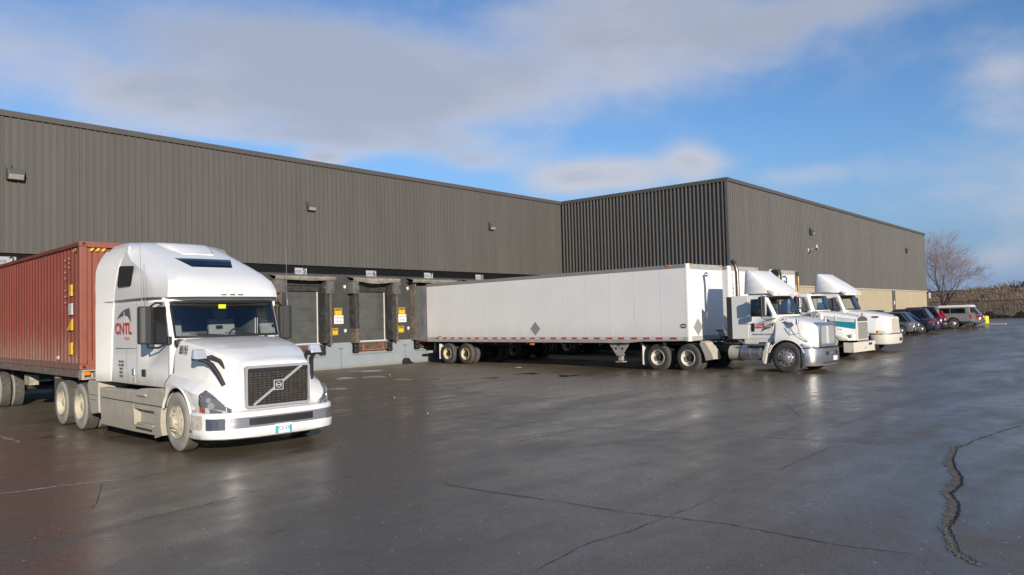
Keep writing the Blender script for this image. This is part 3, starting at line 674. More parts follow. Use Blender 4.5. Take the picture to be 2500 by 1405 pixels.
# ------------------------------------------------------------------ the big white sleeper tractor
TH = -.077
VO = (7.382, 12.623, .1)
def local_xy(o, x, y):
    c, s_ = cos(TH), sin(TH); return (o[0]+c*x-s_*y, o[1]+s_*x+c*y)
v = thing('sleeper_tractor', 'large white highway tractor with tall sleeper cab, dusty skirts and dark grille', 'truck', VO, TH, 'tractor units in the yard')
def vlow(z):
    t = max(0, min(1, (z-1.9)/.66)); yf = lerp(.60, .88, t) if z > 1.9 else .60; yc = lerp(.76, 1.0, t)
    wf = lerp(.88, 1.02, max(0, min(1, (z-1.82)/.66))); yfair = lerp(3.78, 3.40, (z-1.02)/1.62)
    return (z, [(0, yf), (.34, yf+.015), (.68, yf+.06), (.93, yf+.13 if z < 1.9 else yc-.04), (.985, yc), (1.055, yc+.06), (1.07, wf), (1.085, 1.84), (1.10, 2.36), (1.10, yfair), (1.10, 4.18), (1.06, 4.22), (0, 4.22)])
VL = [vlow(z) for z in (1.03, 1.30, 1.82, 1.93, 2.48, 2.57, 2.66)]
holes = [(a, k) for a in (3, 4) for k in (0, 1, 2, 3)]+[(a, 6) for a in (2, 3)]
cabm = mat('truck_white', (.85, .84, .80), .24, coat=.6, dirt=(DUST, 1.0, 1.32, .75))
s_ = shell(VL, holes, True, False)
cab = s_.build('cab', [cabm, m_interior], v, smooth=32, solid=(.03, 1))
ZV = [2.66, 2.80, 2.97, 3.13, 3.28, 3.46, 3.63, 3.77, 3.85, 3.89]
YF = [.60, .66, .85, 1.16, 1.48, 1.86, 2.28, 2.72, 3.05, 3.3]
YE = [.90, .92, 1.02, 1.28, 1.62, 2.12, 2.62, 3.02, 3.3, 3.5]
XE = [1.07, 1.055, 1.01, .945, .89, .85, .82, .79, .74, .66]
XS = [1.105, 1.11, 1.11, 1.105, 1.095, 1.075, 1.04, .99, .92, .82]
VU = []
for z, yf, ye, xe, xs_ in zip(ZV, YF, YE, XE, XS):
    yfair = max(lerp(3.40, 2.98, (z-2.66)/1.2), ye+.12); b3 = min(yfair-.04, ye+.62)
    VU.append((z, [(0, yf), (xe*.3, yf+.01), (xe*.6, lerp(yf, ye, .12)), (xe*.82, lerp(yf, ye, .38)), (xe*.95, lerp(yf, ye, .72)), (xe, ye), (lerp(xe, xs_, .86), lerp(ye, b3, .80)), (xs_, b3), (xs_, yfair), (xs_, 4.18), (xs_-.04, 4.22), (0, 4.22)]))
roof = shell(VU, (), True, True).build('roof_fairing', [cabm], v, smooth=21)
for sx in (-1, 1):
    ra = []
    for z in (1.03, 1.5, 2.0, 2.5, 2.655, 2.67, 3.0, 3.3, 3.45, 3.6, 3.68, 3.73):
        K_ = [(1.0, 3.82), (2.14, 3.71), (2.66, 3.62), (2.97, 3.54), (3.46, 3.30), (3.85, 3.02)]; yfr = next(lerp(p[1], q_[1], (z-p[0])/(q_[0]-p[0])) for p, q_ in zip(K_, K_[1:]) if z <= q_[0]); xs_ = 1.105 if z < 3.3 else lerp(1.095, .96, ((z-3.3)/.5)**1.6)
        fl__ = .165 if z < 3.3 else lerp(.165, .05, ((z-3.3)/.5)**1.5); g_ = .006 if 2.65 < z < 2.675 else 0
        ra.append([(sx*(xs_-.02), yfr, z), (sx*(xs_+.012-g_), yfr+.01, z), (sx*(xs_+fl__*.6-g_), yfr+(4.25-yfr)*.5, z), (sx*(xs_+fl__-g_), 4.25, z), (sx*(xs_+fl__-.045), 4.29, z), (sx*(xs_-.06), 4.25, z)])
    MB().loft(ra, True, True, True).build('side_fairing', cabm, v, smooth=30)
MB().loft([[(-w_-.10, y, z-.26), (-w_, y, z-.035), (-w_+.07, y, z), (w_-.07, y, z), (w_, y, z-.035), (w_+.10, y, z-.26)] for y, w_, z in ((2.12, .36, 3.575), (2.3, .38, 3.66), (2.5, .42, 3.765), (2.75, .46, 3.83), (3.1, .50, 3.87), (4.2, .54, 3.915))], False, True, True).build('roof_crown', cabm, v, smooth=50)
# glass
ws = window(v, VL, (0, 4), (3, 5), 'windshield', both=True, fr=.024)
for rt in (True, False): window(v, VL, (6, 7), (2, 4), 'side_window', right=rt)
for sx in (-1, 1):
    q = MB(); pts = [(2.55, 3.33), (3.20, 3.37), (3.26, 3.33), (3.36, 2.99), (3.31, 2.93), (2.68, 2.93), (2.62, 2.97), (2.50, 3.29)]
    q.prism(pts, 'x', sx*1.06, sx*1.132); q.build('sleeper_window', m_darkglass, v, bevel=.012)
sk = MB(); 
def rooffront(x, z):
    for a in range(len(ZV)-1):
        if ZV[a] <= z <= ZV[a+1]:
            t = (z-ZV[a])/(ZV[a+1]-ZV[a]); h = [(lerp(p[0], q_[0], t), lerp(p[1], q_[1], t)) for p, q_ in zip(VU[a][1], VU[a+1][1])]
            for p, q_ in zip(h, h[1:]):
                if p[0] <= abs(x) <= q_[0]: f = (abs(x)-p[0])/(q_[0]-p[0]+1e-9); return lerp(p[1], q_[1], f)
    return 1.0
ra = []
for k in range(5):
    z = lerp(3.265, 3.455, k/4); hw = lerp(.40, .56, k/4); ra.append([(x*hw, rooffront(x*hw, z)-.014, z) for x in [-1, -.95, -.6, -.3, 0, .3, .6, .95, 1]])
sk.loft(ra); sk.build('skylight', m_skyglass, v, smooth=60, solid=(.02, 0))
for x in (-.62, -.16, 0, .16, .62):
    y_ = lerp(YF[0], YE[0], (abs(x)/XE[0])**2)-.012; MB().box(x-.05, x+.05, y_-.012, y_+.02, 2.685, 2.71).build('marker_light', m_steel, v, bevel=.006)
# door and panel seams, handles, grilles on the side
for sx in (-1, 1):
    def seam(P, w=.006):
        sm_ = MB()
        for a, b in zip(P, P[1:]): sm_.tube([(sx*a[0], a[1], a[2]), (sx*b[0], b[1], b[2])], w, 5)
        sm_.build('panel_groove', m_steel, v, recalc=False)
    seam([(1.078, .86, 1.03), (1.078, .86, 1.8)]); seam([(1.1, 2.36, 1.03), (1.1, 2.36, 2.64)]); seam([(1.1, 2.36, 1.72), (1.122, 3.5, 1.72)]); seam([(1.12, 3.40, 2.662), (1.236, 4.22, 2.662)])
    seam([(1.108, 2.9, 1.03), (1.108, 2.9, 1.72)], .003)
    MB().tube([(sx*1.14, 3.45, 2.668), (sx*1.14, 2.3, 2.675), (sx*1.125, 1.6, 2.672), (sx*1.10, 1.1, 2.655)], .014, 6).build('belt_molding', m_steel, v, smooth=60)
    h_ = MB().box(sx*1.085, sx*1.105, 1.92, 2.12, 1.19, 1.33).build('door_handle', m_charcoal, v, bevel=.01)
    MB().box(sx*1.10, sx*1.118, 2.46, 2.60, 1.2, 1.33).build('fuel_door', m_brushed, v, bevel=.01)
    MB().box(sx*1.10, sx*1.116, 2.44, 2.56, 1.05, 1.16).build('fuel_door', m_dusty, v, bevel=.01)
    MB().box(sx*1.06, sx*1.07, .92, 1.0, 1.30, 1.42).build('side_marker', m_charcoal, v, bevel=.006)
# cab interior: floor, rear wall, dash, wheel, seats
inn = MB(); inn.box(-1.03, 1.03, .75, 4.1, 1.0, 1.08).box(-1.05, 1.05, 2.75, 2.8, 1.08, 2.63); inn.build('cab_floor', m_interior, v)
MB().prism([(.68, 1.1), (1.25, 1.1), (1.25, 1.75), (1.1, 1.88), (.70, 1.90)], 'x', -.98, .98).build('dashboard', m_dash, v, bevel=.03)
for sx in (-1, 1):
    st_ = MB().box(sx*.55-.28, sx*.55+.28, 1.65, 2.2, 1.3, 1.5).prism([(2.1, 1.5), (2.25, 1.5), (2.42, 2.25), (2.3, 2.27)], 'x', sx*.55-.28, sx*.55+.28).prism([(2.3, 2.27), (2.42, 2.26), (2.45, 2.48), (2.36, 2.48)], 'x', sx*.55-.15, sx*.55+.15)
    st_.build('seat', m_seat, v, bevel=.05, seg=3)
MB().box(-.6, .15, 2.5, 2.74, 1.55, 2.0).build('bunk', m_seat, v, bevel=.06)
sw = MB(); sw.tube([(.52+.21*cos(2*pi*k/24), 1.42+.09*sin(2*pi*k/24), 1.87+.19*sin(2*pi*k/24)) for k in range(25)], .016, 6).tube([(.31, 1.42, 1.87), (.73, 1.42, 1.87)], .014, 6).tube([(.52, 1.42, 1.87), (.52, 1.25, 1.7)], .03, 6)
sw.build('steering_wheel', m_black, v, smooth=60)
MB().box(-.95, .95, .98, 1.3, 2.50, 2.62).build('sun_visor', m_dash, v, bevel=.02)
MB().box(-.16, -.02, .84, .85, 2.44, 2.52).build('window_sticker', mat('lime_sticker', (.62, .72, .02), .5), v)
wp = MB()
for x0, x1 in ((-.75, -.05), (-.1, .62)): wp.tube([(x0, .70, 1.985), (lerp(x0, x1, .5), .63, 1.965), (x1, .645, 1.94)], .010, 5).tube([(x1, .645, 1.94), (x1+.08, .57, 1.92)], .014, 5)
wp.build('wiper', m_black, v)
# hood with fenders
HK = [(.74, 1.925, .965, (1.03, 1.58), (1.055, 1.29), (1.12, 1.25), (1.20, 1.12)), (.35, 1.885, .94, (.995, 1.52), (1.03, 1.29), (1.13, 1.235), (1.215, 1.12)),
      (-.1, 1.81, .89, (.95, 1.46), (.99, 1.26), (1.12, 1.20), (1.215, 1.08)), (-.45, 1.73, .82, (.89, 1.40), (.94, 1.20), (1.09, 1.13), (1.20, 1.02)),
      (-.70, 1.65, .735, (.80, 1.35), (.86, 1.12), (1.01, 1.06), (1.155, .98)), (-.90, 1.57, .64, (.69, 1.30), (.74, 1.05), (.88, .98), (1.04, .91)),
      (-1.02, 1.53, .615, (.65, 1.22), (.68, .98), (.76, .91), (.88, .84)), (-1.085, 1.49, .60, (.625, 1.17), (.635, .92), (.66, .84), (.70, .78))]
AX = .17
hs_, hr = hood(HK, [.74, .66, .58, .48, .35, .2, .05, -.1, -.22, -.32, -.39, -.43, -.455, -.58, -.70, -.80, -.90, -.97, -1.02, -1.06, -1.085], arch(AX, .46, .62, .69))
hm = mat('hood_white', (.85, .84, .80), .22, coat=.6, dirt=(DUST, .6, .78, .45))
hd = hs_.build('hood', [hm, m_frame], v, smooth=28, solid=(.02, 1))
for sx in (-1, 1): fl_ = MB(); fl_.tube([(sx*1.212, AX+.63*cos(R(a)), .46+.63*sin(R(a))) for a in range(-8+30, 176, 8)], .022, 6); fl_.build('wheel_arch_lip', hm, hd, smooth=60)
MB().prism([(-.75, .14), (-.3, .13), (-.3, .26), (-.68, .28), (-.75, .22)], 'z', 0, .02).xf(Matrix.Translation((0, 0, 1.625)) @ Matrix.Rotation(R(16.5), 4, 'X') @ Matrix.Rotation(0, 4, 'Z') @ Matrix(((0, 1, 0, 0), (1, 0, 0, 0), (0, 0, 1, 0), (0, 0, 0, 1)))).build('hood_scoop', hm, hd, bevel=.008)
lettering('unit_number', 'BB193', .205, m_black_text, hd, (-1.012, .36, 1.71), (R(80), 0, R(-94)), sx=.82)
MB().cyl((-1.06, .60, 1.84), (-1.02, .60, 1.84), .05, .05, 12).build('hood_latch', m_charcoal, hd)
# grille
gr = MB(); X0, X1, Z0, Z1, YG = -.60, .60, .735, 1.44, -1.10
def rrect(x0, x1, z0, z1, r, n=5):
    P = []
    for cx, cz, a0 in ((x1-r, z1-r, 0), (x0+r, z1-r, 90), (x0+r, z0+r, 180), (x1-r, z0+r, 270)):
        P += [(cx+r*cos(R(a0+90*k/n)), cz+r*sin(R(a0+90*k/n))) for k in range(n+1)]
    return P
m_grframe = mat('grille_surround', (.40, .41, .44), .35, .25)
m_satin = mat('satin_bar', (.62, .63, .65), .3, .35)
o_ = rrect(X0, X1, Z0, Z1, .06); i_ = rrect(X0+.045, X1-.045, Z0+.045, Z1-.045, .03)
gr.loft([[(x, YG+.06, z) for x, z in o_], [(x, YG-.01, z) for x, z in o_], [(x, YG-.03, z) for x, z in [(p[0]*.985, p[1]) for p in o_]], [(x, YG-.03, z) for x, z in i_], [(x, YG+.03, z) for x, z in i_]], True)
gro = gr.build('grille', m_grframe, v, smooth=50)
gm = MB(); gm.mi = 0; gm.box(X0+.03, X1-.03, YG+.012, YG+.02, Z0+.03, Z1-.03)
o2 = gm.build('grille_backing', m_black, gro)
m_slat = mat('grille_slat', (.10, .085, .065), .45, .5, var=.3, vscale=12)
gs = MB()
for k in range(14):
    z = Z0+.07+k*.041
    for j in range(13):
        x = X0+.075+j*.0815; gs.box(x, x+.066, YG-.012+rnd.uniform(-.004, .004), YG+.01, z, z+.024)
gs.build('grille_slat', m_slat, gro)
gb = MB()
for j in range(14):
    x = X0+.062+j*.0815; gb.box(x-.006, x+.006, YG-.016, YG+.01, Z0+.045, Z1-.09)
gb.box(X0+.045, X1-.045, YG-.018, YG+.01, Z1-.10, Z1-.045).build('grille_bar', m_black, gro)
db = MB(); a_ = Vector((-.46, YG-.04, .79)); b_ = Vector((.43, YG-.04, 1.40)); dd = (b_-a_).normalized(); nn = Vector((-dd.z, 0, dd.x))*.014
for q in ((a_, a_.lerp(b_, .44)), (a_.lerp(b_, .56), b_)):
    for sgn in (-1, 1):
        off = nn*sgn*.75; P = [q[0]+off-nn*.5, q[1]+off-nn*.5, q[1]+off+nn*.5, q[0]+off+nn*.5]; ids_ = db.pts(P+[p+Vector((0, .02, 0)) for p in P])
        for f in ((0, 1, 2, 3), (4, 7, 6, 5), (0, 4, 5, 1), (2, 6, 7, 3), (1, 5, 6, 2), (0, 3, 7, 4)): db.face([ids_[k] for k in f])
db.build('diagonal_bar', m_satin, gro)
em = MB(); c_ = a_.lerp(b_, .5); em.mi = 1; em.box(c_.x-.075, c_.x+.075, YG-.045, YG-.02, c_.z-.075, c_.z+.075)
em.mi = 0
for sx in (-1, 1): em.box(c_.x+sx*.078-.007, c_.x+sx*.078+.007, YG-.055, YG-.02, c_.z-.085, c_.z+.085).box(c_.x-.071, c_.x+.071, YG-.055, YG-.02, c_.z+sx*.078-.007, c_.z+sx*.078+.007)
em.tube([(c_.x+.045*cos(2*pi*k/20), YG-.052, c_.z+.045*sin(2*pi*k/20)) for k in range(21)], .009, 6, False).box(c_.x-.045, c_.x+.045, YG-.056, YG-.05, c_.z-.009, c_.z+.009)
em.build('round_emblem', [m_satin, m_black], gro, smooth=40)
# headlamps wrap the fender corners
def hoodpt(y, f):                        # point on the fender between crown (f=0), shoulder (f=1) and bottom (f=2)
    for a, b in zip(hr, hr[1:]):
        if a[0][1] >= y >= b[0][1]:
            t = (a[0][1]-y)/(a[0][1]-b[0][1]+1e-9); n = len(a); P = [Vector(a[n-4+i]).lerp(Vector(b[n-4+i]), t) for i in range(4)]
            return P[1].lerp(P[2], f) if f <= 1 else P[2].lerp(P[3], f-1)
    return Vector(hr[-1][-1])
for sx in (-1, 1):
    ra = []; YS = [-.64, -.72, -.80, -.87, -.93, -.98, -1.02, -1.05]
    for k, y in enumerate(YS):
        t = k/(len(YS)-1); ft = lerp(.12, 1.5, t**1.4); row = []
        for j in range(6):
            p = hoodpt(y, lerp(1.97 if k else 1.5, ft, j/5)); row.append((sx*(p.x+.010), p.y-.012, p.z))
        ra.append(row)
    hl_ = MB(); hl_.loft(ra); h0 = hl_.build('headlight', m_lamp_dark, v, smooth=60, solid=(.03, 0))
    def hp(y, f, o_=.018): p = hoodpt(y, f); return Vector((sx*(p.x+o_), p.y-o_, p.z))
    nd = Vector((sx*.72, -.69, .1)).normalized()
    for y, f, r_ in ((-.87, 1.45, .062), (-.83, 1.12, .045)):
        c_ = hp(y, f, .006); MB().cyl(c_, c_+nd*.02, r_, r_*.9, 20).build('lamp_lens', mat('dim_reflector', (.34, .34, .34), .2, .3), h0, smooth=40)
    P = [hp(-.67, 1.92), hp(-.75, 1.92), hp(-.74, 1.66), hp(-.67, 1.62)]; MB().poly(P).build('turn_signal', mat('signal_lens', (.42, .07, .02), .2, coat=.5), h0, solid=(.01, 0))
    P = [hp(-.78, 1.93), hp(-1.03, 1.93), hp(-1.03, 1.78), hp(-.90, 1.62), hp(-.78, 1.60)]; MB().poly(P).build('lower_lens', m_lamp_clear, h0, solid=(.01, 0))
# bumper
bp_ = sym([(0, -1.25), (.45, -1.235), (.75, -1.19), (.95, -1.11), (1.10, -.97), (1.19, -.78), (1.225, -.55), (1.225, -.40)])
m_bump = mat('bumper_white', (.80, .80, .78), .3, coat=.4)
m_bumpdirt = mat('bumper_splash', (.62, .58, .50), .6, var=.3, vscale=14, dirt=(DUST, .2, .8, .5))
bs_ = MB(); rows = []
for x, y in bp_:
    nx = x*.35; rows.append([(x*.94, y+.10, .70), (x*.985, y+.02, .70), (x, y, .675), (x, y, .60), (x, y+.0, .44), (x*1.005, y-.015, .41), (x*1.0, y-.005, .29), (x*.98, y+.03, .265), (x*.9, y+.15, .265)])
bs_.loft(rows); bo = bs_.build('bumper', [m_bump, m_frame], v, smooth=50, solid=(.02, 1))
m_band_b = mat('bumper_band', (.235, .24, .275), .3, .2, coat=.3)
path_band(bp_, .44, .615, .006, t0=.245, t1=.755, n=30).build('bumper_band', m_band_b, bo, smooth=40)
path_band(bp_, .475, .590, .010, t0=.335, t1=.665, n=20).build('air_intake', m_black, bo, smooth=40)
for sx in (0, 1):
    f = (lambda a: a) if not sx else (lambda a: 1-a)
    a_, b_ = sorted((f(.135), f(.20))); c_, d_ = sorted((f(.20), f(.243)))
    path_band(bp_, .42, .612, .006, t0=a_, t1=b_, n=8).build('corner_trim', mat('corner_chrome', (.5, .5, .52), .12, .9), bo, smooth=40)
    fo = path_band(bp_, .42, .615, .006, t0=c_, t1=d_, n=8).build('fog_lamp', m_lamp_dark, bo, smooth=40)
    path_band(bp_, .66, .29, .004, t0=min(f(.0), f(.115)), t1=max(f(0), f(.115)), n=8).build('splash_panel', m_bumpdirt, bo, smooth=40)
for sx in (-1, 1):
    p = Vector((sx*.84, -1.165, .52)); q_ = Vector((sx*.4, -.9, 0)).normalized(); MB().cyl(p-q_*.01, p+q_*.012, .028, .025, 16).build('fog_lens', mat('fog_reflector', (.4, .41, .42), .25, .6), bo)
lp = thing_plate = MB().box(-.155, .155, -1.275, -1.262, .295, .455).build('license_plate', mat('plate_white', (.72, .76, .76), .4), bo, bevel=.004)
m_teal = mat('plate_teal', (.05, .42, .42), .4)
MB().box(-.15, -.10, -1.279, -1.275, .30, .42).box(.11, .15, -1.279, -1.275, .30, .42).build('plate_graphic', m_teal, lp)
lettering('plate_number', 'PCX 438', .088, mat('plate_text', (.12, .3, .42), .5), lp, (0, -1.281, .375), RX, sx=.78)
# skirts and steps
sk_ = MB(); ar = [(AX+.70*cos(R(a)), .46+.70*sin(R(a))) for a in range(46, -30, -8)]
for sx in (-1, 1):
    s1 = MB(); s1.prism([(4.22, .70), (4.24, .90), (2.2, .93), (1.9, .98), (.92, 1.02)]+[p for p in ar if p[1] > .70]+[(AX+.66, .70)], 'x', sx*1.205, sx*1.02)
    s1.build('upper_skirt', m_dusty, v, bevel=.02)
    s2 = MB(); s2.prism([(4.10, .15), (4.22, .685), (2.26, .685), (2.20, .16)], 'x', sx*1.205, sx*1.0); s2.prism([(2.20, .16), (2.26, .685), (2.1, .685), (1.3, .66), (1.25, .30), (2.195, .30)][:6] if False else [(1.18, .18), (1.22, .685), (AX+.70, .685), (AX+.74, .40), (AX+.66, .20)], 'x', sx*1.205, sx*1.0)
    s2.prism([(2.20, .16), (2.20, .30), (1.18, .32), (1.18, .18)], 'x', sx*1.205, sx*1.0); s2.prism([(2.24, .60), (2.25, .685), (1.22, .685), (1.22, .60)], 'x', sx*1.205, sx*1.0)
    s2.build('lower_skirt', m_dusty, v, bevel=.018)
    st_ = MB().box(sx*1.08, sx*1.0, 1.2, 2.22, .3, .62).box(sx*1.2, sx*1.05, 1.3, 2.1, .31, .345); st_.build('step', m_dusty, v, bevel=.008)
    MB().box(sx*1.208, sx*1.212, 1.3, 2.12, .225, .265).build('step_tread', m_charcoal, v)
    MB().box(sx*1.20, sx*1.245, 1.55, 2.0, .85, .90).build('grab_handle', m_dusty, v, bevel=.015)
    q = MB(); q.prism([(4.27, 1.02), (4.95, 1.02), (5.02, .92), (4.93, .74), (4.80, .30), (4.26, .36)], 'x', sx*1.215, sx*.62); q.build('quarter_fender', m_dusty, v, bevel=.03)
    MB().box(sx*1.222, sx*1.216, 4.3, 4.85, .72, .735).box(sx*1.222, sx*1.216, 4.35, 4.8, .62, .63).build('fender_crease', m_steel, v)
    f2 = MB(); f2.box(sx*1.2, sx*.6, 7.55, 7.565, .12, .95); f2.build('mud_flap', m_frame, v)
    MB().tube([(sx*.5, 7.5, .9), (sx*1.2, 7.53, .98)], .02, 6).build('flap_bracket', m_steel, v)
fr_ = MB()
for sx in (-1, 1): fr_.box(sx*.38, sx*.46, -.95, 7.75, .68, .93)
for y in (5.52, 6.92): fr_.cyl((-.85, y, .42), (.85, y, .42), .09, .09, 10).box(-.2, .2, y-.25, y+.25, .25, .62)
fr_.cyl((-.9, AX, .5), (.9, AX, .5), .06, .06, 8).box(-.38, .38, 4.3, 4.5, .7, .92).box(-.38, .38, 7.6, 7.7, .7, .92).box(-.45, .45, -.9, .4, .5, 1.3)
fr_.build('frame', m_frame, v)
MB().cyl((0, 6.2, 1.0), (0, 6.2, 1.06), .48, .48, 20).box(-.46, .46, 5.75, 6.65, .93, 1.0).build('fifth_wheel', m_frame, v)
for sx in (-1, 1): MB().box(sx*1.0, sx*.5, .95, 4.2, .25, .88).build('fuel_tank', m_frame, v, bevel=.1)
for rt in (True, False):
    sx = -1 if rt else 1
    wheel(v, sx*1.225, AX, .5, rt, 'steer', False, RIM_DUST)
    for y in (5.52, 6.92): wheel(v, sx*1.235, y, .42, rt, 'lug', False, RIM_DUST)
# mirrors and aerials
for sx in (-1, 1):
    mo = MB(); mo.prism([(1.22, 1.13), (1.30, 1.06), (1.40, 1.05), (1.49, 1.09), (1.50, 1.2), (1.24, 1.22)], 'z', 1.82, 2.50)
    if sx < 0: mo.xf(Matrix.Scale(-1, 4, (1, 0, 0)))
    mm = mo.build('door_mirror', m_charcoal, v, bevel=.035, seg=3)
    MB().tube([(sx*1.34, 1.14, 1.84), (sx*1.34, 1.10, 1.76), (sx*1.2, .98, 1.75), (sx*1.06, .84, 1.86)], .02, 6).build('mirror_arm', m_black, mm, smooth=50); MB().tube([(sx*1.30, 1.15, 2.48), (sx*1.2, 1.12, 2.56), (sx*1.09, 1.08, 2.55)], .022, 6).build('mirror_arm', m_black, mm, smooth=50); MB().box(sx*1.03, sx*1.10, .80, .88, 1.80, 1.95).build('mirror_bracket', m_black, mm, bevel=.01)
    MB().box(sx*1.265, sx*1.275, 1.05, 1.052, 1.85, 2.46).build('mirror_seam', m_black, mm)
    hm_ = MB().prism([(.955, -.42), (.97, -.54), (1.175, -.565), (1.205, -.51), (1.205, -.41)], 'z', 1.575, 1.735, top=[(.975, -.42), (.99, -.482), (1.16, -.50), (1.18, -.47), (1.18, -.41)])
    if sx < 0: hm_.xf(Matrix.Scale(-1, 4, (1, 0, 0)))
    ho = hm_.build('hood_mirror', m_shell, v, bevel=.02, seg=3)
    ar_ = MB(); ar_.tube([(sx*1.09, -.47, 1.565), (sx*1.01, -.53, 1.54), (sx*.93, -.60, 1.47), (sx*.87, -.70, 1.32), (sx*.815, -.80, 1.13)], [.032, .036, .042, .042, .036], 8)
    ar_.build('mirror_arm', m_black, ho, smooth=60); ar_ = MB(); ar_.tube([(sx*1.0, -.47, 1.575), (sx*.90, -.53, 1.60), (sx*.80, -.62, 1.53), (sx*.745, -.72, 1.38)], [.03, .035, .035, .025], 8); ar_.box(sx*.955, sx*1.20, -.53, -.43, 1.552, 1.574)
    ar_.build('mirror_arm', m_black, ho, smooth=60)
    ae = MB(); ae.tube([(sx*1.42, 1.14, 2.48), (sx*1.42, 1.16, 2.62)], .012, 6).tube([(sx*1.42, 1.16, 2.62), (sx*1.435, 1.2, 3.62 if sx < 0 else 3.72)], [.005, .0035], 5); ae.build('aerial', m_steel, v)
MB().tube([(-1.36, 1.16, 2.48), (-1.36, 1.18, 3.25)], [.005, .003], 5).build('aerial', m_steel, v)
# livery
sl_ = MB(); cres = [(3.40, 2.30), (3.22, 2.40), (3.0, 2.475), (2.82, 2.50), (2.68, 2.51), (2.66, 2.40), (2.58, 2.235), (2.68, 2.30), (2.80, 2.36), (2.95, 2.385), (3.10, 2.375), (3.25, 2.345)]
lv_ = MB().prism(cres, 'x', -1.124, -1.128); lo = lv_.build('sail_emblem', m_grey_text, cab)
MB().prism([(2.99, 2.44), (2.96, 2.44), (2.94, 2.20), (2.97, 2.20)], 'x', -1.127, -1.13).build('mast_line', m_whitetape, lo)
lettering('company_name', 'CNTL', .30, m_red_text, cab, (-1.1285, 3.04, 2.105), RSIDE, sx=1.22, bold=.018)
lettering('company_name', 'Transport', .075, mat('orange_text', (.62, .2, .08), .5), cab, (-1.1285, 2.82, 1.93), RSIDE)
tiny_text('lettering', m_grey_text, cab, (-1.1285, 3.16, 1.46), RSIDE, [9, 10, 6, 7, 6], .03, .038, .072)

# ------------------------------------------------------------------ red container on its chassis
m_cont = mat('container_red', (.205, .048, .031), .55, var=.10, vscale=1.2, dirt=((.30, .25, .20), -.75, 1.15, .62))
m_contp = mat('container_post', (.27, .085, .058), .5, var=.1, vscale=2)
m_haz = mat('hazard_yellow', (.78, .48, .03), .5)
CL = 12.0; cp = local_xy(VO, 0, 5.5); CZ = 1.32
ct = thing('shipping_container', 'rust red corrugated shipping container with a dusty lower corner, carried behind the big white tractor', 'container', (cp[0], cp[1], CZ), TH)
HT, HW = 2.86, 1.219
def corr(n0, n1, sp, dep):
    P = []; u = n0
    while u < n1-sp*.9: P += [(u, 0), (u+sp*.36, 0), (u+sp*.5, dep), (u+sp*.86, dep)]; u += sp
    P.append((n1, 0)); return P
for sx in (-1, 1):
    s_ = MB(); s_.loft([[(sx*(HW-.03-q), u, z) for u, q in corr(.16, CL-.1, .278, .036)] for z in (.14, HT-.1)]); s_.build('side_panel', m_cont, ct, recalc=True)
    MB().box(sx*HW, sx*(HW-.06), .16, CL-.16, HT-.10, HT-.02).build('top_rail', m_cont, ct); MB().box(sx*HW, sx*(HW-.05), .16, CL-.16, .0, .14).build('bottom_rail', m_cont, ct)
s_ = MB(); s_.loft([[(u, .06+q, z) for u, q in corr(-HW+.16, HW-.16, .26, .04)] for z in (.2, HT-.14)]); s_.build('front_panel', m_contp, ct)
MB().box(-HW+.16, HW-.16, .0, .08, HT-.13, HT-.01).build('front_header', m_contp, ct); MB().box(-HW+.16, HW-.16, .0, .1, .0, .2).build('front_sill', m_contp, ct)
MB().box(-HW+.02, HW-.02, .1, CL-.1, HT-.03, HT-.015).build('roof', m_cont, ct); MB().box(-HW+.02, HW-.02, .1, CL-.1, .05, .08).build('floor', m_cont, ct); MB().box(-HW+.02, HW-.02, CL-.08, CL-.03, .1, HT-.05).build('rear_doors', m_cont, ct)
for sx in (-1, 1):
    for y in (0, CL-.16):
        MB().box(sx*HW, sx*(HW-.15), y, y+.16, .12, HT-.12).build('corner_post', m_contp, ct, bevel=.01)
        for z in (0, HT-.118):
            c0 = MB().box(sx*(HW+.004), sx*(HW-.17), y-.004, y+.172, z, z+.118).build('corner_casting', m_contp, ct, bevel=.012)
            MB().cyl((sx*(HW-.085), y-.008, z+.06), (sx*(HW-.085), y, z+.06), .035, .035, 12).build('casting_hole', m_black, c0)
hz = MB()
for k in range(3): x = -HW+.2+k*.12; hz.poly([(x, .018, HT-.215), (x+.06, .018, HT-.215), (x+.11, .018, HT-.145), (x+.05, .018, HT-.145)])
hz.build('hazard_stripe', m_haz, ct, recalc=False, solid=(.004, 0))
hz = MB()
for k in range(2): y = .24+k*.14; hz.poly([(-HW-.004, y, HT-.145), (-HW-.004, y+.07, HT-.145), (-HW-.004, y+.12, HT-.215), (-HW-.004, y+.05, HT-.215)])
hz.build('hazard_stripe', m_haz, ct, recalc=False, solid=(.004, 0))
def sidelabel(name, y0, y1, z0, z1, m): MB().box(-HW-.006, -HW-.001+.03, y0, y1, z0, z1).build(name, m, ct)
m_yel = mat('yellow_label', (.72, .45, .04), .5, var=.3, vscale=20); m_wlab = mat('white_label', (.55, .53, .50), .5, var=.4, vscale=22)
sidelabel('yellow_label', .62, .80, 1.66, 1.92, m_yel); sidelabel('white_label', .60, .84, 1.23, 1.49, m_wlab); sidelabel('yellow_label', .62, .84, .33, .60, m_yel); sidelabel('white_label', 1.68, 1.8, .2, .28, m_wlab)
MB().prism([(.60, .88), (.98, .88), (.60, 1.13)], 'x', -HW-.006, -HW+.03).build('warning_triangle', m_yel, ct)
tiny_text('lettering', m_wlab, ct, (-HW-.004, .80, 2.52), RSIDE, [2]*3, .05, .03, .10); tiny_text('lettering', m_wlab, ct, (-HW-.004, 1.1, 2.5), RSIDE, [2]*8, .045, .03, .14)
MB().cyl((-HW+.62, .02, 1.02), (-HW+.62, -.05, 1.02), .10, .10, 20).build('round_badge', m_steel, ct)
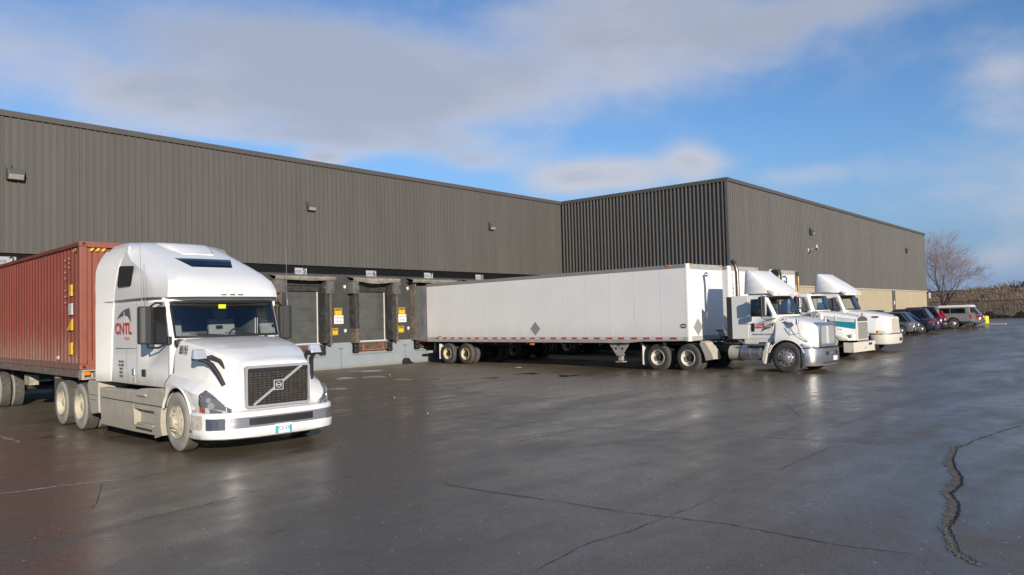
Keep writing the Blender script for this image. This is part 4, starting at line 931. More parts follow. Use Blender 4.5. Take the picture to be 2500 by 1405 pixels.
chs = thing('container_chassis', 'dirty steel container chassis with bogie wheels under the red container', 'trailer', (cp[0], cp[1], 0), TH)
f = MB()
for sx in (-1, 1): f.box(sx*.32, sx*.46, .3, CL-.1, .98, 1.28)
for y in (2.2, 4.2, 6.2, 8.2, 10.2): f.box(-.46, .46, y, y+.12, 1.0, 1.2)
f.build('main_beam', m_dark_frame, chs)
MB().box(-1.2, -1.1, .2, CL-.3, 1.14, 1.315).box(1.1, 1.2, .2, CL-.3, 1.14, 1.315).build('side_rail', mat('rail_dirty', (.17, .135, .11), .85, var=.4, vscale=5), chs)
b0 = MB().box(-1.2, 1.2, -.06, .16, 1.10, 1.135).box(-1.2, 1.2, -.06, .16, 1.29, 1.318).box(-1.2, 1.2, .1, .16, 1.135, 1.29)
for x in (-1.2, -.93, -.5, -.12, .3, .75, 1.14): b0.box(x, x+.06, -.06, .1, 1.135, 1.29)
b1 = b0.build('front_bolster', mat('bolster_dusty', (.36, .33, .27), .8, var=.2, vscale=5), chs, bevel=.008); MB().box(-1.16, -1.04, -.075, -.06, 1.2, 1.27).build('marker_light', m_amber, b1)
MB().box(-.85, -.55, -.055, .05, 1.15, 1.28).box(-.4, -.2, -.055, .05, 1.15, 1.28).build('glad_hand_box', m_dusty, b1, bevel=.01)
for sx in (-1, 1):
    lg = MB().box(sx*.62, sx*.78, 3.1, 3.26, .45, 1.25).box(sx*.58, sx*.82, 3.0, 3.36, .40, .45); lg.build('landing_leg', m_dark_frame, chs)
MB().cyl((-.62, 3.18, .8), (.62, 3.18, .8), .04, .04, 8).build('cross_tube', m_dark_frame, chs)
MB().box(-.95, -.72, 5.5, 6.0, .72, 1.0).build('air_tank', mat('pale_dirty_tank', (.36, .34, .26), .8, var=.4, vscale=8), chs)
ch_w = (7.95, 9.2)
MB().cyl((-.8, ch_w[0], .5), (.8, ch_w[0], .5), .08, .08, 10).cyl((-.8, ch_w[1], .5), (.8, ch_w[1], .5), .08, .08, 10).box(-.5, .5, ch_w[0]-.6, ch_w[1]+.6, .75, .98).build('bogie', m_frame, chs)
for rt in (True, False):
    for y in ch_w: wheel(chs, (-1 if rt else 1)*1.235, y, .507, rt, 'lug', False, RIM_DUST)
# ------------------------------------------------------------------ dry van trailers (local y = 0 at the rear, front at -L)
m_van = mat('trailer_white', (.88, .875, .84), .38, coat=.2, var=.03, vscale=.7, dirt=((.62, .60, .54), 1.15, 2.0, .45))
m_vanfront = mat('trailer_front_white', (.80, .80, .78), .35, coat=.2, var=.02, dirt=((.66, .63, .56), 1.1, 1.8, .4))
m_rail = mat('trailer_rail', (.36, .355, .33), .5, 0, var=.1, vscale=3)
m_toprail = mat('trailer_top_rail', (.27, .265, .255), .5, 0, var=.08)
m_raildirty = mat('trailer_bottom_rail', (.42, .405, .36), .55, 0, var=.15, vscale=3)
m_seamgrey = mat('panel_joint', (.66, .67, .67), .5)
m_grey_placard = mat('placard_grey', (.30, .30, .29), .6)
m_doorgrey = mat('trailer_door_grey', (.30, .32, .33), .32, .2, var=.25, vscale=1.6)
def van(label, rx, ry, L_, W_, zb, zt, full=True, side=None, front=None, emblem=None):
    hw = W_/2; t = thing('semi_trailer', label, 'trailer', (rx, ry, 0), TH, 'white box trailers backed up to the dock')
    side = side or m_van; front = front or m_vanfront
    rail = .235
    for sx in (-1, 1):
        s = MB().box(sx*hw, sx*(hw-.03), -L_+.14, 0, zb+rail, zt-.17); w = s.build('side_wall', side, t)
        if sx < 0:
            j = MB(); n = int(L_/1.245)
            for k in range(1, n+1): j.box(-hw-.004, -hw, -L_+k*1.245-.008, -L_+k*1.245+.008, zb+rail, zt-.17)
            j.build('panel_joint', m_seamgrey, w)
        MB().box(sx*(hw+.004), sx*(hw-.05), -L_+.10, 0, zt-.17, zt-.02).build('top_rail', m_toprail, t, bevel=.012)
        q = MB().prism([(0, zb), (0, zb+rail), (-L_+.10, zb+rail), (-L_+.10, zb+.09), (-L_+2.2, zb+.06), (-L_+2.9, zb)], 'x', sx*(hw+.008), sx*(hw-.05)); br = q.build('bottom_rail', m_raildirty, t)
        if sx < 0:
            r1, r2 = MB(), MB(); n = 24
            for k in range(n):
                y = -.62-k*(L_-.9)/n; e = rnd.uniform(-.03, .03); r1.box(-hw-.011, -hw-.007, y-.30+e, y+e, zb+.15, zb+.205); r2.box(-hw-.011, -hw-.007, y-.58+e, y-.305+e, zb+.15, zb+.205)
            r1.build('red_tape', m_redtape, br); r2.build('white_tape', m_whitetape, br)
    MB().box(-hw+.03, hw-.03, -L_+.03, -.02, zt-.05, zt-.03).build('roof', m_rail, t)
    MB().box(-hw+.05, hw-.05, -L_+.05, -.02, zb+.05, zb+.12).build('floor', m_frame, t)
    fw = MB().box(-hw+.11, hw-.11, -L_, -L_+.04, zb+.26, zt-.22).build('front_wall', front, t)
    MB().box(-hw+.11, hw-.11, -L_-.012, -L_+.05, zt-.22, zt-.02).build('top_rail', m_rail, t, bevel=.01)
    MB().box(-hw+.11, hw-.11, -L_-.012, -L_+.05, zb+.08, zb+.26).build('bottom_rail', m_raildirty, t, bevel=.01)
    for sx in (-1, 1):
        P = [(sx*hw, -L_+.16), (sx*hw, -L_+.11)]+[(sx*(hw-.11+.11*cos(R(a))), -L_+.11-.11*sin(R(a))) for a in range(15, 91, 15)]+[(sx*(hw-.16), -L_), (sx*(hw-.16), -L_+.05), (sx*(hw-.05), -L_+.16)]
        MB().prism([(p[0]*1.002, p[1]-.002) for p in P], 'z', zb+.07, zt-.01).build('corner_post', front, t, smooth=40)
    for x in (-hw+.16, hw-.2): MB().box(x-.06, x+.06, -L_-.05, -L_-.01, zt-.07, zt-.01).build('marker_light', m_amber, t, bevel=.01)
    MB().box(-hw-.04, -hw, -L_+.75, -L_+.95, zt-.08, zt-.02).build('marker_light', m_amber, t, bevel=.01)
    if full:
        MB().box(-hw-.03, -hw+.03, -7.62, -7.38, zb-.12, zb-.045).build('marker_light', m_amber, t, bevel=.01)
    f = MB()
    for sx in (-1, 1): f.box(sx*.45, sx*.55, -5.5, -.3, zb-.22, zb)
    for k in range(14): f.box(-hw+.06, hw-.06, -L_+1.2+k*1.05, -L_+1.28+k*1.05, zb-.09, zb+.05)
    for y in (-1.55, -2.9): f.cyl((-.85, y, .5), (.85, y, .5), .07, .07, 10).box(-.6, -.45, y-.5, y+.5, .62, .8).box(.45, .6, y-.5, y+.5, .62, .8)
    f.box(-.9, .9, -L_+.4, -L_+1.6, zb-.1, zb); f.build('bogie_frame', m_frame, t)
    for rt in (True, False):
        for y in (-1.55, -2.9): wheel(t, (-1 if rt else 1)*1.285, y, .507, rt, 'plain', True, RIM_CREAM)
        sx = -1 if rt else 1
        MB().box(sx*1.25, sx*.72, -.90, -.885, .22, .98).build('mud_flap', m_whitetrim if rt else m_frame, t)
        lg = MB().box(sx*.95, sx*1.12, -L_+3.36, -L_+3.52, .36, zb+.02).prism([(-L_+2.9, zb+.0), (-L_+3.98, zb+.0), (-L_+3.56, .56), (-L_+3.32, .56)], 'x', sx*1.16, sx*1.119).box(sx*.9, sx*1.18, -L_+3.26, -L_+3.62, .30, .34)
        lo = lg.build('landing_gear', m_dirtyleg, t)
        for dy in (3.27, 3.60): MB().cyl((sx*1.16, -L_+dy, .86), (sx*1.166, -L_+dy, .86), .05, .05, 12).build('brace_hole', m_hub, lo)
        MB().tube([(sx*1.1, -L_+3.44, .52), (sx*1.14, -L_+3.2, .62)], .03, 6).build('crank_arm', m_dirtyleg, lo)
    MB().box(-1.2, 1.2, .18, .28, .50, .62).box(-.7, -.6, .1, .2, .6, zb).box(.6, .7, .1, .2, .6, zb).build('underride_guard', m_rail, t)
    return t, fw
m_dirtyleg = mat('landing_gear_paint', (.34, .315, .28), .7, var=.25, vscale=6)
cc = local_xy((27.342, 29.215), 1.295, 0)
t1, fw1 = van('long plain white box trailer with two grey diamond placards, nearest of the docked trailers', cc[0], cc[1], 15.70, 2.59, 1.10, 4.12)
q = MB().box(-1.298, -1.255, .03, .98, 1.18, 4.02); rd = q.build('rear_door', m_doorgrey, t1, bevel=.008)
m_redtrim = mat('rusty_red_trim', (.28, .10, .08), .7, var=.3)
MB().box(-1.304, -1.25, .0, .032, 1.12, 4.08).build('door_frame', m_redtrim, rd); MB().box(-1.31, -1.2, -.02, .9, 1.10, 1.175).box(-1.315, -1.3, .6, .8, 1.115, 1.16).build('door_sill', m_redtrim, rd)
def diamond(parent, side, y, z, a, x=None):
    P = [(y-a, z), (y, z-a*1.0), (y+a, z), (y, z+a*1.0)]
    s = MB()
    if side: s.prism(P, 'x', -1.303, -1.296)
    else: s.prism([(x+(p[0]-y), p[1]) for p in P], 'y', -15.708, -15.701)
    return s.build('diamond_placard', m_grey_placard, parent)
diamond(t1, True, -7.73, 1.71, .31); diamond(t1, False, 0, 1.70, .33, x=-.72)
def hexbadge(parent, c, side, r=.16):
    s = MB(); P = [(r*cos(2*pi*k/6), r*.62*sin(2*pi*k/6)) for k in range(6)]
    if side: s.prism([(c[1]+p[0], c[2]+p[1]) for p in P], 'x', -1.303, -1.296)
    else: s.prism([(c[0]+p[0], c[2]+p[1]) for p in P], 'y', -15.708, -15.701)
    o = s.build('maker_badge', m_grey_text, parent)
    s = MB()
    if side: s.box(-1.305, -1.303, c[1]-r*.7, c[1]+r*.7, c[2]-.02, c[2]+.02)
    else: s.box(c[0]-r*.7, c[0]+r*.7, -15.71, -15.708, c[2]-.02, c[2]+.02)
    s.build('badge_stripe', m_whitetape, o)
hexbadge(t1, (0, -15.42, 1.75), True); hexbadge(t1, (.0, 0, 3.72), False)
tiny_text('lettering', m_grey_text, t1, (-1.30, -1.0, 1.36), RSIDE, [6, 6], .05, .05, .1); tiny_text('lettering', m_red_text, t1, (-.72, -15.705, 1.33), RX, [6], .05, .05, .1)
hoses = thing('air_hoses', 'black coiled air lines hanging between white trailer and day cab', 'hoses', local_xy((27.237, 9.831), 0, 2.6)+(0,), TH)
s = MB()
for k in range(4):
    x0 = .15+k*.12-.3; P = [(x0, -.3-.25, 1.55)]
    for j in range(26): a = j*1.1; P.append((x0+.08*cos(a), -.5+j*.045+.02, 1.5-.38*sin(pi*j/25)+.08*sin(a)))
    s = MB().tube(P, .018, 5); s.build('coiled_hose', m_frame, hoses, smooth=60)
MB().box(-.35, .25, -.72, -.5, 1.18, 1.72).build('hose_bracket', m_black, hoses)
# second and third trailer, mostly hidden
c2 = (32.48-.05, 29.25); t2, fw2 = van('white box trailer with a vertical number on its front, behind the day cab fairing', c2[0], c2[1], 15.75, 2.59, 1.12, 4.17)
vt = 'T13884210'
for k, ch in enumerate(vt): lettering('vertical_number', ch, .20, m_black_text, fw2, (-1.04, -15.755, 3.72-k*.17), RX)
m_tstfront = mat('trailer3_front', (.72, .71, .66), .4)
c3 = (37.25, 29.25); t3, fw3 = van('white box trailer with round navy emblem above a blue band, farthest of the docked trailers', c3[0], c3[1], 15.6, 2.5, 1.12, 4.18, front=m_tstfront)
m_navy = mat('navy_marking', (.035, .045, .15), .5)
MB().box(-1.13, 1.13, -15.606, -15.598, 1.4, 2.86).build('blue_band', mat('blue_band', (.16, .22, .36), .5), fw3)
e = MB()
def ell(cx, cz, a, b, a0, a1, w, n=18):
    for k in range(n):
        u, w_ = R(lerp(a0, a1, k/n)), R(lerp(a0, a1, (k+1)/n)); P = [(cx+a*cos(u), cz+b*sin(u)), (cx+a*cos(w_), cz+b*sin(w_)), (cx+(a-w)*cos(w_), cz+(b-w)*sin(w_)), (cx+(a-w)*cos(u), cz+(b-w)*sin(u))]
        e.prism(P, 'y', -15.612, -15.603)
ell(.05, 3.15, .36, .52, 0, 180, .07); ell(.05, 3.15, .36, .52, 190, 350, .12); ell(.05, 3.2, .22, .34, 20, 160, .05); ell(.05, 3.05, .22, .34, 200, 340, .06)
e.box(.02, .08, -15.612, -15.603, 2.85, 3.35)
for z in (3.05, 3.13, 3.21): e.box(-.27, -.02, -15.612, -15.603, z, z+.035); e.box(.12, .37, -15.612, -15.603, z, z+.035)
e.build('round_emblem', m_navy, fw3); MB().box(-.15, .2, -15.61, -15.603, 3.82, 3.9).build('maker_badge', m_navy, fw3)
MB().prism([(-1.27, 4.16), (-.95, 4.16), (-.82, 3.95), (-.80, 3.55), (-.98, 3.2), (-1.27, 3.1)], 'y', -15.9, -15.59).build('dark_corner_block', m_frame, t3, bevel=.04)  # dark block on the upper right corner of the trailer front

# ------------------------------------------------------------------ day cab tractors
m_cabw = mat('day_cab_white', (.86, .845, .79), .28, coat=.5, dirt=((.58, .53, .40), .75, 1.35, .5))
m_cabw2 = mat('day_cab_white_b', (.80, .78, .72), .3, coat=.4, dirt=((.5, .45, .33), .5, 1.3, .55))
m_fairing = mat('fairing_white', (.83, .82, .78), .35, coat=.2)
m_ironstack = mat('heated_stack', (.24, .195, .16), .35, .8, var=.25, vscale=5)
m_stackrust = mat('amber_stack', (.36, .24, .13), .38, .75, var=.2)
m_bumpsilver = mat('silver_bumper', (.55, .54, .55), .22, .85, dirt=((.25, .23, .2), .2, .5, .6))
def day_cab(name, label, org, P):
    t = thing(name, label, 'truck', org, TH, 'tractor units in the yard'); body = P['body']; hw = P['hw']; yb, yt, zb, zt = P['ws']; wb, wt = P['wsw']; back = P['back']; d0, d1, dz0, dz1 = P['dwin']; fl, rf = P['floor'], P['roof']
    def out_(z):
        k = max(0, min(1, (z-zb)/(zt-zb))); yf = lerp(yb, yt, k)-.10; w = lerp(wb, wt, k); sl = (z-dz0)/(dz1-dz0); dd0 = lerp(d0, d0+(yt-yb)*.9, max(0, min(1, sl))); w_in = hw-(.10*max(0, (z-dz0)/(rf-dz0)))
        f = 1 if z <= zt+.04 else .97 if z < rf-.02 else .86
        if z > zt+.04: yf += .02 if z < rf-.02 else .14
        return (z, [(0, yf), (w*.55*f, yf+.03), (w*f, yf+.10), (w_in*f, yf+.19), (w_in*f, dd0), (w_in*f, d1), (w_in*f, back-.06), ((w_in-.06)*f, back), (0, back)])
    LV = [out_(z) for z in (fl, fl+.3, dz0, zb, dz1, zt, lerp(zt, rf, .6), rf)]
    order = sorted(range(8), key=lambda i: LV[i][0]); LV = [LV[i] for i in order]; zs = [l[0] for l in LV]; iz = lambda z: zs.index(z)
    hol = [(a, k) for a in range(iz(zb), iz(zt)) for k in (0, 1)]+[(a, 4) for a in range(iz(dz0), iz(dz1))]
    cab_ = shell(LV, hol, True, True).build('cab', [body, m_interior], t, smooth=34, solid=(.03, 1))
    window(t, LV, (0, 2), (iz(zb), iz(zt)), 'windshield', both=True, fr=.022)
    for rt in (True, False): window(t, LV, (4, 5), (iz(dz0), iz(dz1)), 'side_window', right=rt, fr=.016)
    MB().box(-hw+.06, hw-.06, yb+.1, back-.05, fl+.02, fl+.08).build('cab_floor', m_interior, t); MB().box(-hw+.1, hw-.1, yb+.02, yb+.45, fl+.1, zb-.05).build('dashboard', m_dash, t, bevel=.04)
    for sx in (-1, 1): MB().box(sx*.5-.26, sx*.5+.26, back-.75, back-.25, fl+.1, dz0-.35).prism([(back-.38, dz0-.4), (back-.25, dz0-.4), (back-.14, dz0+.45), (back-.25, dz0+.46)], 'x', sx*.5-.26, sx*.5+.26).build('seat', P.get('seat', m_interior), t, bevel=.05)
    sw = MB(); sw.tube([(.45+.2*cos(2*pi*k/16), yb+.62+.08*sin(2*pi*k/16), zb+.0+.17*sin(2*pi*k/16)) for k in range(17)], .016, 5); sw.build('steering_wheel', m_black, t)
    MB().tube([(-wb*.85, yb-.02, zb+.06), (-.05, yb-.09, zb+.03)], .012, 5).tube([(.05, yb-.1, zb+.06), (wb*.7, yb-.04, zb+.03)], .012, 5).build('wiper', m_black, t)
    for sx in (-1, 1):
        for y in (d0-.12, d1+.10): sm_ = MB().box(sx*(hw-.004), sx*(hw+.003), y-.006, y+.006, fl, dz0-.02); sm_.build('panel_groove', m_steel, t)
    for sx in (-1, 1): MB().box(sx*(hw-.01), sx*(hw+.015), d1-.12, d1+.0, dz0-.55, dz0-.25).build('door_handle', m_black, t, bevel=.02)
    # hood
    hs, hrows = hood(P['hood'], P['hys'], P['zbot']); h = hs.build('hood', [P.get('hoodmat', body), m_frame], t, smooth=30, solid=(.02, 1))
    if P.get('lip', True):
        ay, az, ar_ = P['arch']
        for sx in (-1, 1): a = MB(); a.tube([(sx*(P['hood'][1][6][0]-.008), ay+(ar_+.01)*cos(R(q)), az+(ar_+.01)*sin(R(q))) for q in range(18, 168, 8)], .022, 6); a.build('wheel_arch_lip', body, h, smooth=60)
    # frame, axles, wheels
    f = MB()
    for sx in (-1, 1): f.box(sx*.38, sx*.46, -.9, P['ax'][1]+.9, .66, .92)
    for y in P['ax']: f.cyl((-.85, y, .5), (.85, y, .5), .09, .09, 10).box(-.2, .2, y-.25, y+.25, .3, .7)
    f.box(-.4, .4, -.8, .5, .5, 1.2).cyl((-.9, 0, .5), (.9, 0, .5), .06, .06, 8); f.build('frame', m_frame, t)
    MB().cyl((0, sum(P['ax'])/2, .92), (0, sum(P['ax'])/2, 1.03), .48, .48, 20).build('fifth_wheel', m_frame, t)
    for rt in (True, False):
        sx = -1 if rt else 1
        wheel(t, sx*1.20, 0, P.get('r', .507), rt, 'steer', True, RIM_ALLOY, P.get('r', .507))
        for y in P['ax']: wheel(t, sx*1.235, y, P.get('r', .507)-P.get('dz', 0), rt, 'plain', True, RIM_WHITE, P.get('r', .507))
        MB().box(sx*1.2, sx*.62, P['ax'][1]+.72, P['ax'][1]+.735, .15, .95).build('mud_flap', m_whitetrim, t)
    # visor
    if P.get('visor'):
        vy, vz = P['visor']; s = MB(); rows = []
        for k in range(13):
            u = -1+2*k/12; x = u*(hw-.03); b = .16*u*u; rows.append([(x, vy+.26+b*.6, vz+.10), (x, vy+b, vz-.0), (x, vy+b+.01, vz-.11), (x, vy+.04+b, vz-.115), (x, vy+.28+b*.6, vz+.03)])
        s.loft(rows, True, True, True); vo = s.build('sun_visor', body, t, smooth=40)
        for x in (-.78, -.14, 0, .14, .78): MB().box(x-.045, x+.045, vy+.16*(x/hw)**2-.015, vy+.16*(x/hw)**2+.03, vz-.075, vz-.04).build('marker_light', m_amber, vo, bevel=.008)
    if P.get('fairing'):
        L_ = []
        for z, yf, ye, yback, w in P['fairing']:
            L_.append((z, [(0, yf), (w*.5, yf+.02), (w*.84, yf+.09), (w*.97, ye-.06), (w, ye), (w, max(yback-.05, ye+.02)), (w-.05, max(yback, ye+.06)), (0, max(yback, ye+.06))]))
        s = shell(L_, (), True, True); s.build('roof_fairing', m_fairing, t, smooth=45)
    # door mirrors
    for sx in (-1, 1):
        my, mz0, mz1 = P['mirror']
        o = MB().box(sx*(hw+.22), sx*(hw+.46), my-.06, my+.08, mz0+.24, mz1).box(sx*(hw+.24), sx*(hw+.44), my-.05, my+.08, mz0, mz0+.21).build('door_mirror', P.get('mirmat', m_black), t, bevel=.03, seg=3)
        MB().tube([(sx*(hw-.02), my-.05, mz1-.02), (sx*(hw+.33), my+.02, mz1+.03), (sx*(hw+.36), my+.03, mz0-.02), (sx*(hw+.2), my-.1, mz0-.12), (sx*(hw-.02), my-.35, mz0-.06)], .016, 6).build('mirror_arm', m_black, o, smooth=60)
    if P.get('hoodmir'):
        hx, hy, hz, fy, fz = P['hoodmir']
        for sx in (-1, 1):
            o = MB().cyl((sx*hx, hy, hz), (sx*hx, hy, hz+.20), .055, .055, 14).box(sx*(hx+.01), sx*(hx-.10), hy-.02, hy+.02, hz+.03, hz+.17).build('hood_mirror', m_chrome, t, smooth=40)
            MB().tube([(sx*hx, hy, hz), (sx*(hx-.02), hy-.05, hz-.35), (sx*(hx-.08), fy, fz)], .011, 5).tube([(sx*(hx-.05), hy+.35, hz-.05), (sx*(hx-.06), hy+.3, hz-.40), (sx*(hx-.08), fy, fz)], .011, 5).tube([(sx*(hx-.02), hy-.05, hz-.28), (sx*(hx-.06), hy+.3, hz-.35)], .009, 5).build('mirror_arm', m_brushed, o, smooth=60)
    for sx in P.get('stack_sides', ()):
        x, y, z0, z1, r, curve = P['stack']; pts = [(sx*x, y, z0), (sx*x, y, z1-.45)]
        if curve: pts += [(sx*x, y+.02, z1-.3), (sx*x, y+.08, z1-.14), (sx*x, y+.17, z1)]
        else: pts += [(sx*x, y, z1)]
        o = MB().tube(pts, r, 14).build('exhaust_stack', P['stackmat'], t, smooth=50)
        if curve: MB().tube([pts[-2], (pts[-1][0], pts[-1][1]+.01, pts[-1][2]+.02)], r+.006, 14).build('stack_tip', m_black, o, smooth=50)
        else: MB().cyl((sx*x, y, z1-.1), (sx*x, y+.02, z1+.08), r*1.12, r*1.25, 12).build('stack_cap', m_black, o, smooth=50)
    for sx in (-1, 1):
        if P.get('tank'):
            y0, y1, zc, r = P['tank']; o = MB().cyl((sx*.88, y0, zc), (sx*.88, y1, zc), r, r, 26).build('fuel_tank', m_brushed, t, smooth=40, bevel=.03)
            st = MB()
            for y in (y0+.15, y1-.45): st.lathe_x([(0, r+.006), (.07, r+.006)], 26)
            b = MB()
            for y in (y0+.14, y1-.42): b.cyl((sx*.88, y, zc), (sx*.88, y+.07, zc), r+.008, r+.008, 26)
            b.build('tank_strap', m_steel, o, smooth=40)
            MB().box(sx*1.26, sx*1.0, y0-.12, y1-.25, zc+r-.02, zc+r+.05).build('step', m_brushed, t, bevel=.01); MB().box(sx*1.26, sx*1.0, y0, y1-.2, zc-r+.0, zc-r+.06).build('step', m_brushed, t, bevel=.01)
            MB().cyl((sx*.86, y1+.02, zc), (sx*.86, y1+.5, zc), r*.92, r*.92, 22).build('air_tank', m_dusty, t, smooth=40, bevel=.03)
    return t, cab_, h, hrows
def fender_lamp(parent, hrows, ys, f0, f1, m, name='headlight'):
    out_ = []
    for sx in (-1, 1):
        ra = []
        for y in ys:
            for a, b in zip(hrows, hrows[1:]):
                if a[0][1] >= y >= b[0][1]:
                    tt = (a[0][1]-y)/(a[0][1]-b[0][1]+1e-9); n = len(a); Q = [Vector(a[n-4+i]).lerp(Vector(b[n-4+i]), tt) for i in range(4)]
                    row = []
                    for j in range(5):
                        f = lerp(f0, f1, j/4); p = Q[1].lerp(Q[2], f) if f <= 1 else Q[2].lerp(Q[3], f-1); row.append((sx*(p.x+.010), p.y-.010, p.z))
                    ra.append(row); break
        out_.append(MB().loft(ra).build(name, m, parent, smooth=60, solid=(.03, 0)))
    return out_
yr = lambda a, b, n: [lerp(a, b, k/n) for k in range(n+1)]
# --- nearest day cab: silver grille, wedge fairing, curved stack
A1 = (0, .50, .64)
K1 = [(.46, 2.0, .95, (1.05, 1.62), (1.085, 1.40), (1.115, 1.34), (1.16, 1.18)), (-.15, 1.90, .92, (1.02, 1.54), (1.08, 1.34), (1.125, 1.25), (1.18, 1.12)), (-.5, 1.80, .86, (.97, 1.47), (1.04, 1.24), (1.10, 1.13), (1.18, 1.0)), (-.75, 1.72, .78, (.87, 1.40), (.94, 1.14), (1.01, 1.04), (1.10, .93)), (-.92, 1.65, .68, (.72, 1.3), (.76, 1.03), (.82, .97), (.90, .90))]
P1 = dict(body=m_cabw, hw=1.06, ws=(.40, .70, 2.03, 2.63), wsw=(.93, .90), back=1.50, dwin=(.56, 1.32, 1.98, 2.58), floor=1.18, roof=2.82, hood=K1, hys=[.46, .38, .3, .2]+yr(.14, -.5, 10)+yr(-.54, -.92, 8), zbot=arch(0, .50, .63, .88), arch=A1, ax=(3.87, 5.23), dz=.08, r=.53, visor=(.28, 2.80),
          fairing=[(2.78, .30, .62, 1.60, 1.02), (2.98, .50, .82, 1.60, .98), (3.24, .82, 1.08, 1.61, .93), (3.48, 1.15, 1.32, 1.62, .87), (3.60, 1.33, 1.45, 1.62, .83), (3.65, 1.43, 1.51, 1.60, .78)], mirror=(.72, 1.96, 2.66), hoodmir=(1.16, -.42, 1.66, -.72, 1.08), stack_sides=(-1,), stack=(.92, 1.88, 2.6, 4.02, .075, True), stackmat=m_ironstack, tank=(.82, 1.75, .66, .30), seat=m_interior)
T1, cab1, hood1, hr1 = day_cab('day_cab_tractor', 'white day cab with silver grille and wedge fairing, hitched to the long white trailer', (27.237, 9.831, .08), P1)
for sx in (-1, 1):
    MB().box(sx*1.06, sx*1.08, 1.42, 2.06, 1.17, 2.72).build('side_extender', m_cabw, T1, bevel=.015); MB().box(sx*1.055, sx*1.075, 2.06, 2.26, 1.17, 2.70).build('extender_flap', m_charcoal, T1)
    MB().prism([(.50, 1.17), (1.62, 1.17), (1.62, 1.0), (1.52, .90), (.70, .92)], 'x', sx*1.05, sx*.95).build('cab_step_panel', m_cabw2, T1, bevel=.02); MB().box(sx*1.06, sx*1.0, .75, 1.05, .96, 1.06).build('step_opening', m_hub, T1)
    MB().prism([(.62, 1.05), (.72, 1.05), (.86, .7), (.93, .34), (.80, .30), (.70, .7)], 'x', sx*1.18, sx*.7).build('inner_fender', m_cabw2, T1, bevel=.02)
    MB().prism([(3.30, 1.10), (3.10, 1.05), (2.82, .62), (2.78, .42), (3.12, .36), (3.18, .60), (3.36, .98)], 'x', sx*1.23, sx*.65).build('quarter_fender', m_dusty, T1, bevel=.02)
MB().box(-1.0, 1.0, 1.52, 1.56, 1.2, 2.7).build('cab_back', m_cabw, T1)
for sx in (-1, 1): MB().box(sx*1.058, sx*1.02, .74, .79, 1.97, 2.6).build('window_divider', m_cabw, T1, bevel=.01)
gq = MB(); o_ = [(x, z) for x, z in rrect(-.68, .68, .86, 1.72, .12)]; i_ = [(x*.88, 1.27+(z-1.27)*.86) for x, z in rrect(-.62, .62, .92, 1.66, .12)]
gq.loft([[(x*1.02, -0.720, z) for x, z in o_], [(x, -0.900, z-.01*0) for x, z in o_], [(x*.95, -0.970, 1.29+(z-1.29)*.95) for x, z in o_], [(x, -0.970, z) for x, z in i_], [(x, -0.945, z) for x, z in i_]], True)
g1 = gq.build('grille', m_chrome, T1, smooth=50)
gq = MB().prism([(-.56, -0.945), (-.1, -0.960), (0, -0.995), (.1, -0.960), (.56, -0.945), (.56, -0.910), (-.56, -0.910)], 'z', .98, 1.60); gq.build('grille_panel', mat('grille_silver', (.60, .61, .62), .35, .2), g1, bevel=.01)
gq = MB()
for z in [1.0+.035*k for k in range(17)]:
    for a, b in ((-.52, -.1), (.1, .52)): gq.box(a, b, -0.964, -0.958, z, z+.014)
gq.build('grille_slat', m_steel, g1); MB().cyl((0, -1.000, 1.62), (0, -0.980, 1.62), .05, .05, 6).build('hood_badge', m_chrome, g1)
for o in fender_lamp(T1, hr1, [-.52, -.62, -.72, -.82, -.9], .75, 1.75, m_lamp_clear): pass
bp1 = sym([(0, -1.09), (.5, -1.065), (.82, -.98), (1.03, -.82), (1.15, -.66), (1.19, -.52)])
bs = MB(); rows = [[(x*.96, y+.08, .86), (x, y, .84), (x*1.005, y-.01, .66), (x*1.01, y-.02, .50), (x, y, .36), (x*.97, y+.03, .25), (x*.9, y+.12, .25)] for x, y in bp1]; bs.loft(rows); b1 = bs.build('bumper', [m_bumpsilver, m_frame], T1, smooth=50, solid=(.02, 1))
path_band(bp1, .84, .87, .004, n=24).build('bumper_gap', m_black, b1)
for a, b in ((.33, .42), (.58, .67)): path_band(bp1, .60, .73, .014, t0=a, t1=b, n=6).build('bumper_opening', m_hub, b1, smooth=40)
path_band(bp1, .605, .725, .014, t0=.455, t1=.545, n=6).build('bumper_opening', m_hub, b1, smooth=40); path_band(bp1, .33, .37, .008, t0=.28, t1=.72, n=14).build('bumper_slot', m_hub, b1)
for x in (-.13, .02): MB().box(x, x+.12, -1.135, -1.09, .62, .71).build('fog_lamp', m_reflector, b1, bevel=.01)
MB().box(.05, .36, -1.115, -1.10, .41, .56).build('license_plate', m_signwhite, b1)
lg = MB().prism([(1.36, 1.55), (1.27, 1.64), (.78, 1.74), (.84, 1.67), (.82, 1.60), (.90, 1.55)], 'x', -1.063, -1.068).build('red_swoosh', m_red_text, cab1)
MB().prism([(.90, 1.52), (.76, 1.66), (.42, 1.75), (.50, 1.62), (.62, 1.55), (.80, 1.50), (.95, 1.42)], 'x', -1.063, -1.067).build('black_swoosh', m_grey_text, cab1)
lettering('company_name', 'DAY&', .125, m_signwhite, cab1, (-1.070, 1.05, 1.62), RSIDE, shear=.3, sx=.9); lettering('company_name', 'ROSS', .115, m_signwhite, cab1, (-1.070, .66, 1.62), RSIDE, shear=.3, sx=.9)
lettering('service_name', 'DEDICATED LOGISTICS', .075, m_grey_text, cab1, (-1.066, .88, 1.33), RSIDE, sx=1.05)
MB().box(-1.0, -.985, -.02, .16, 1.72, 1.745).build('hood_vent', m_black, T1); tiny_text('lettering', m_grey_text, T1, (-1.0, .12, 1.86), (R(80), 0, R(-92)), [4, 4], .045, .05, .09)
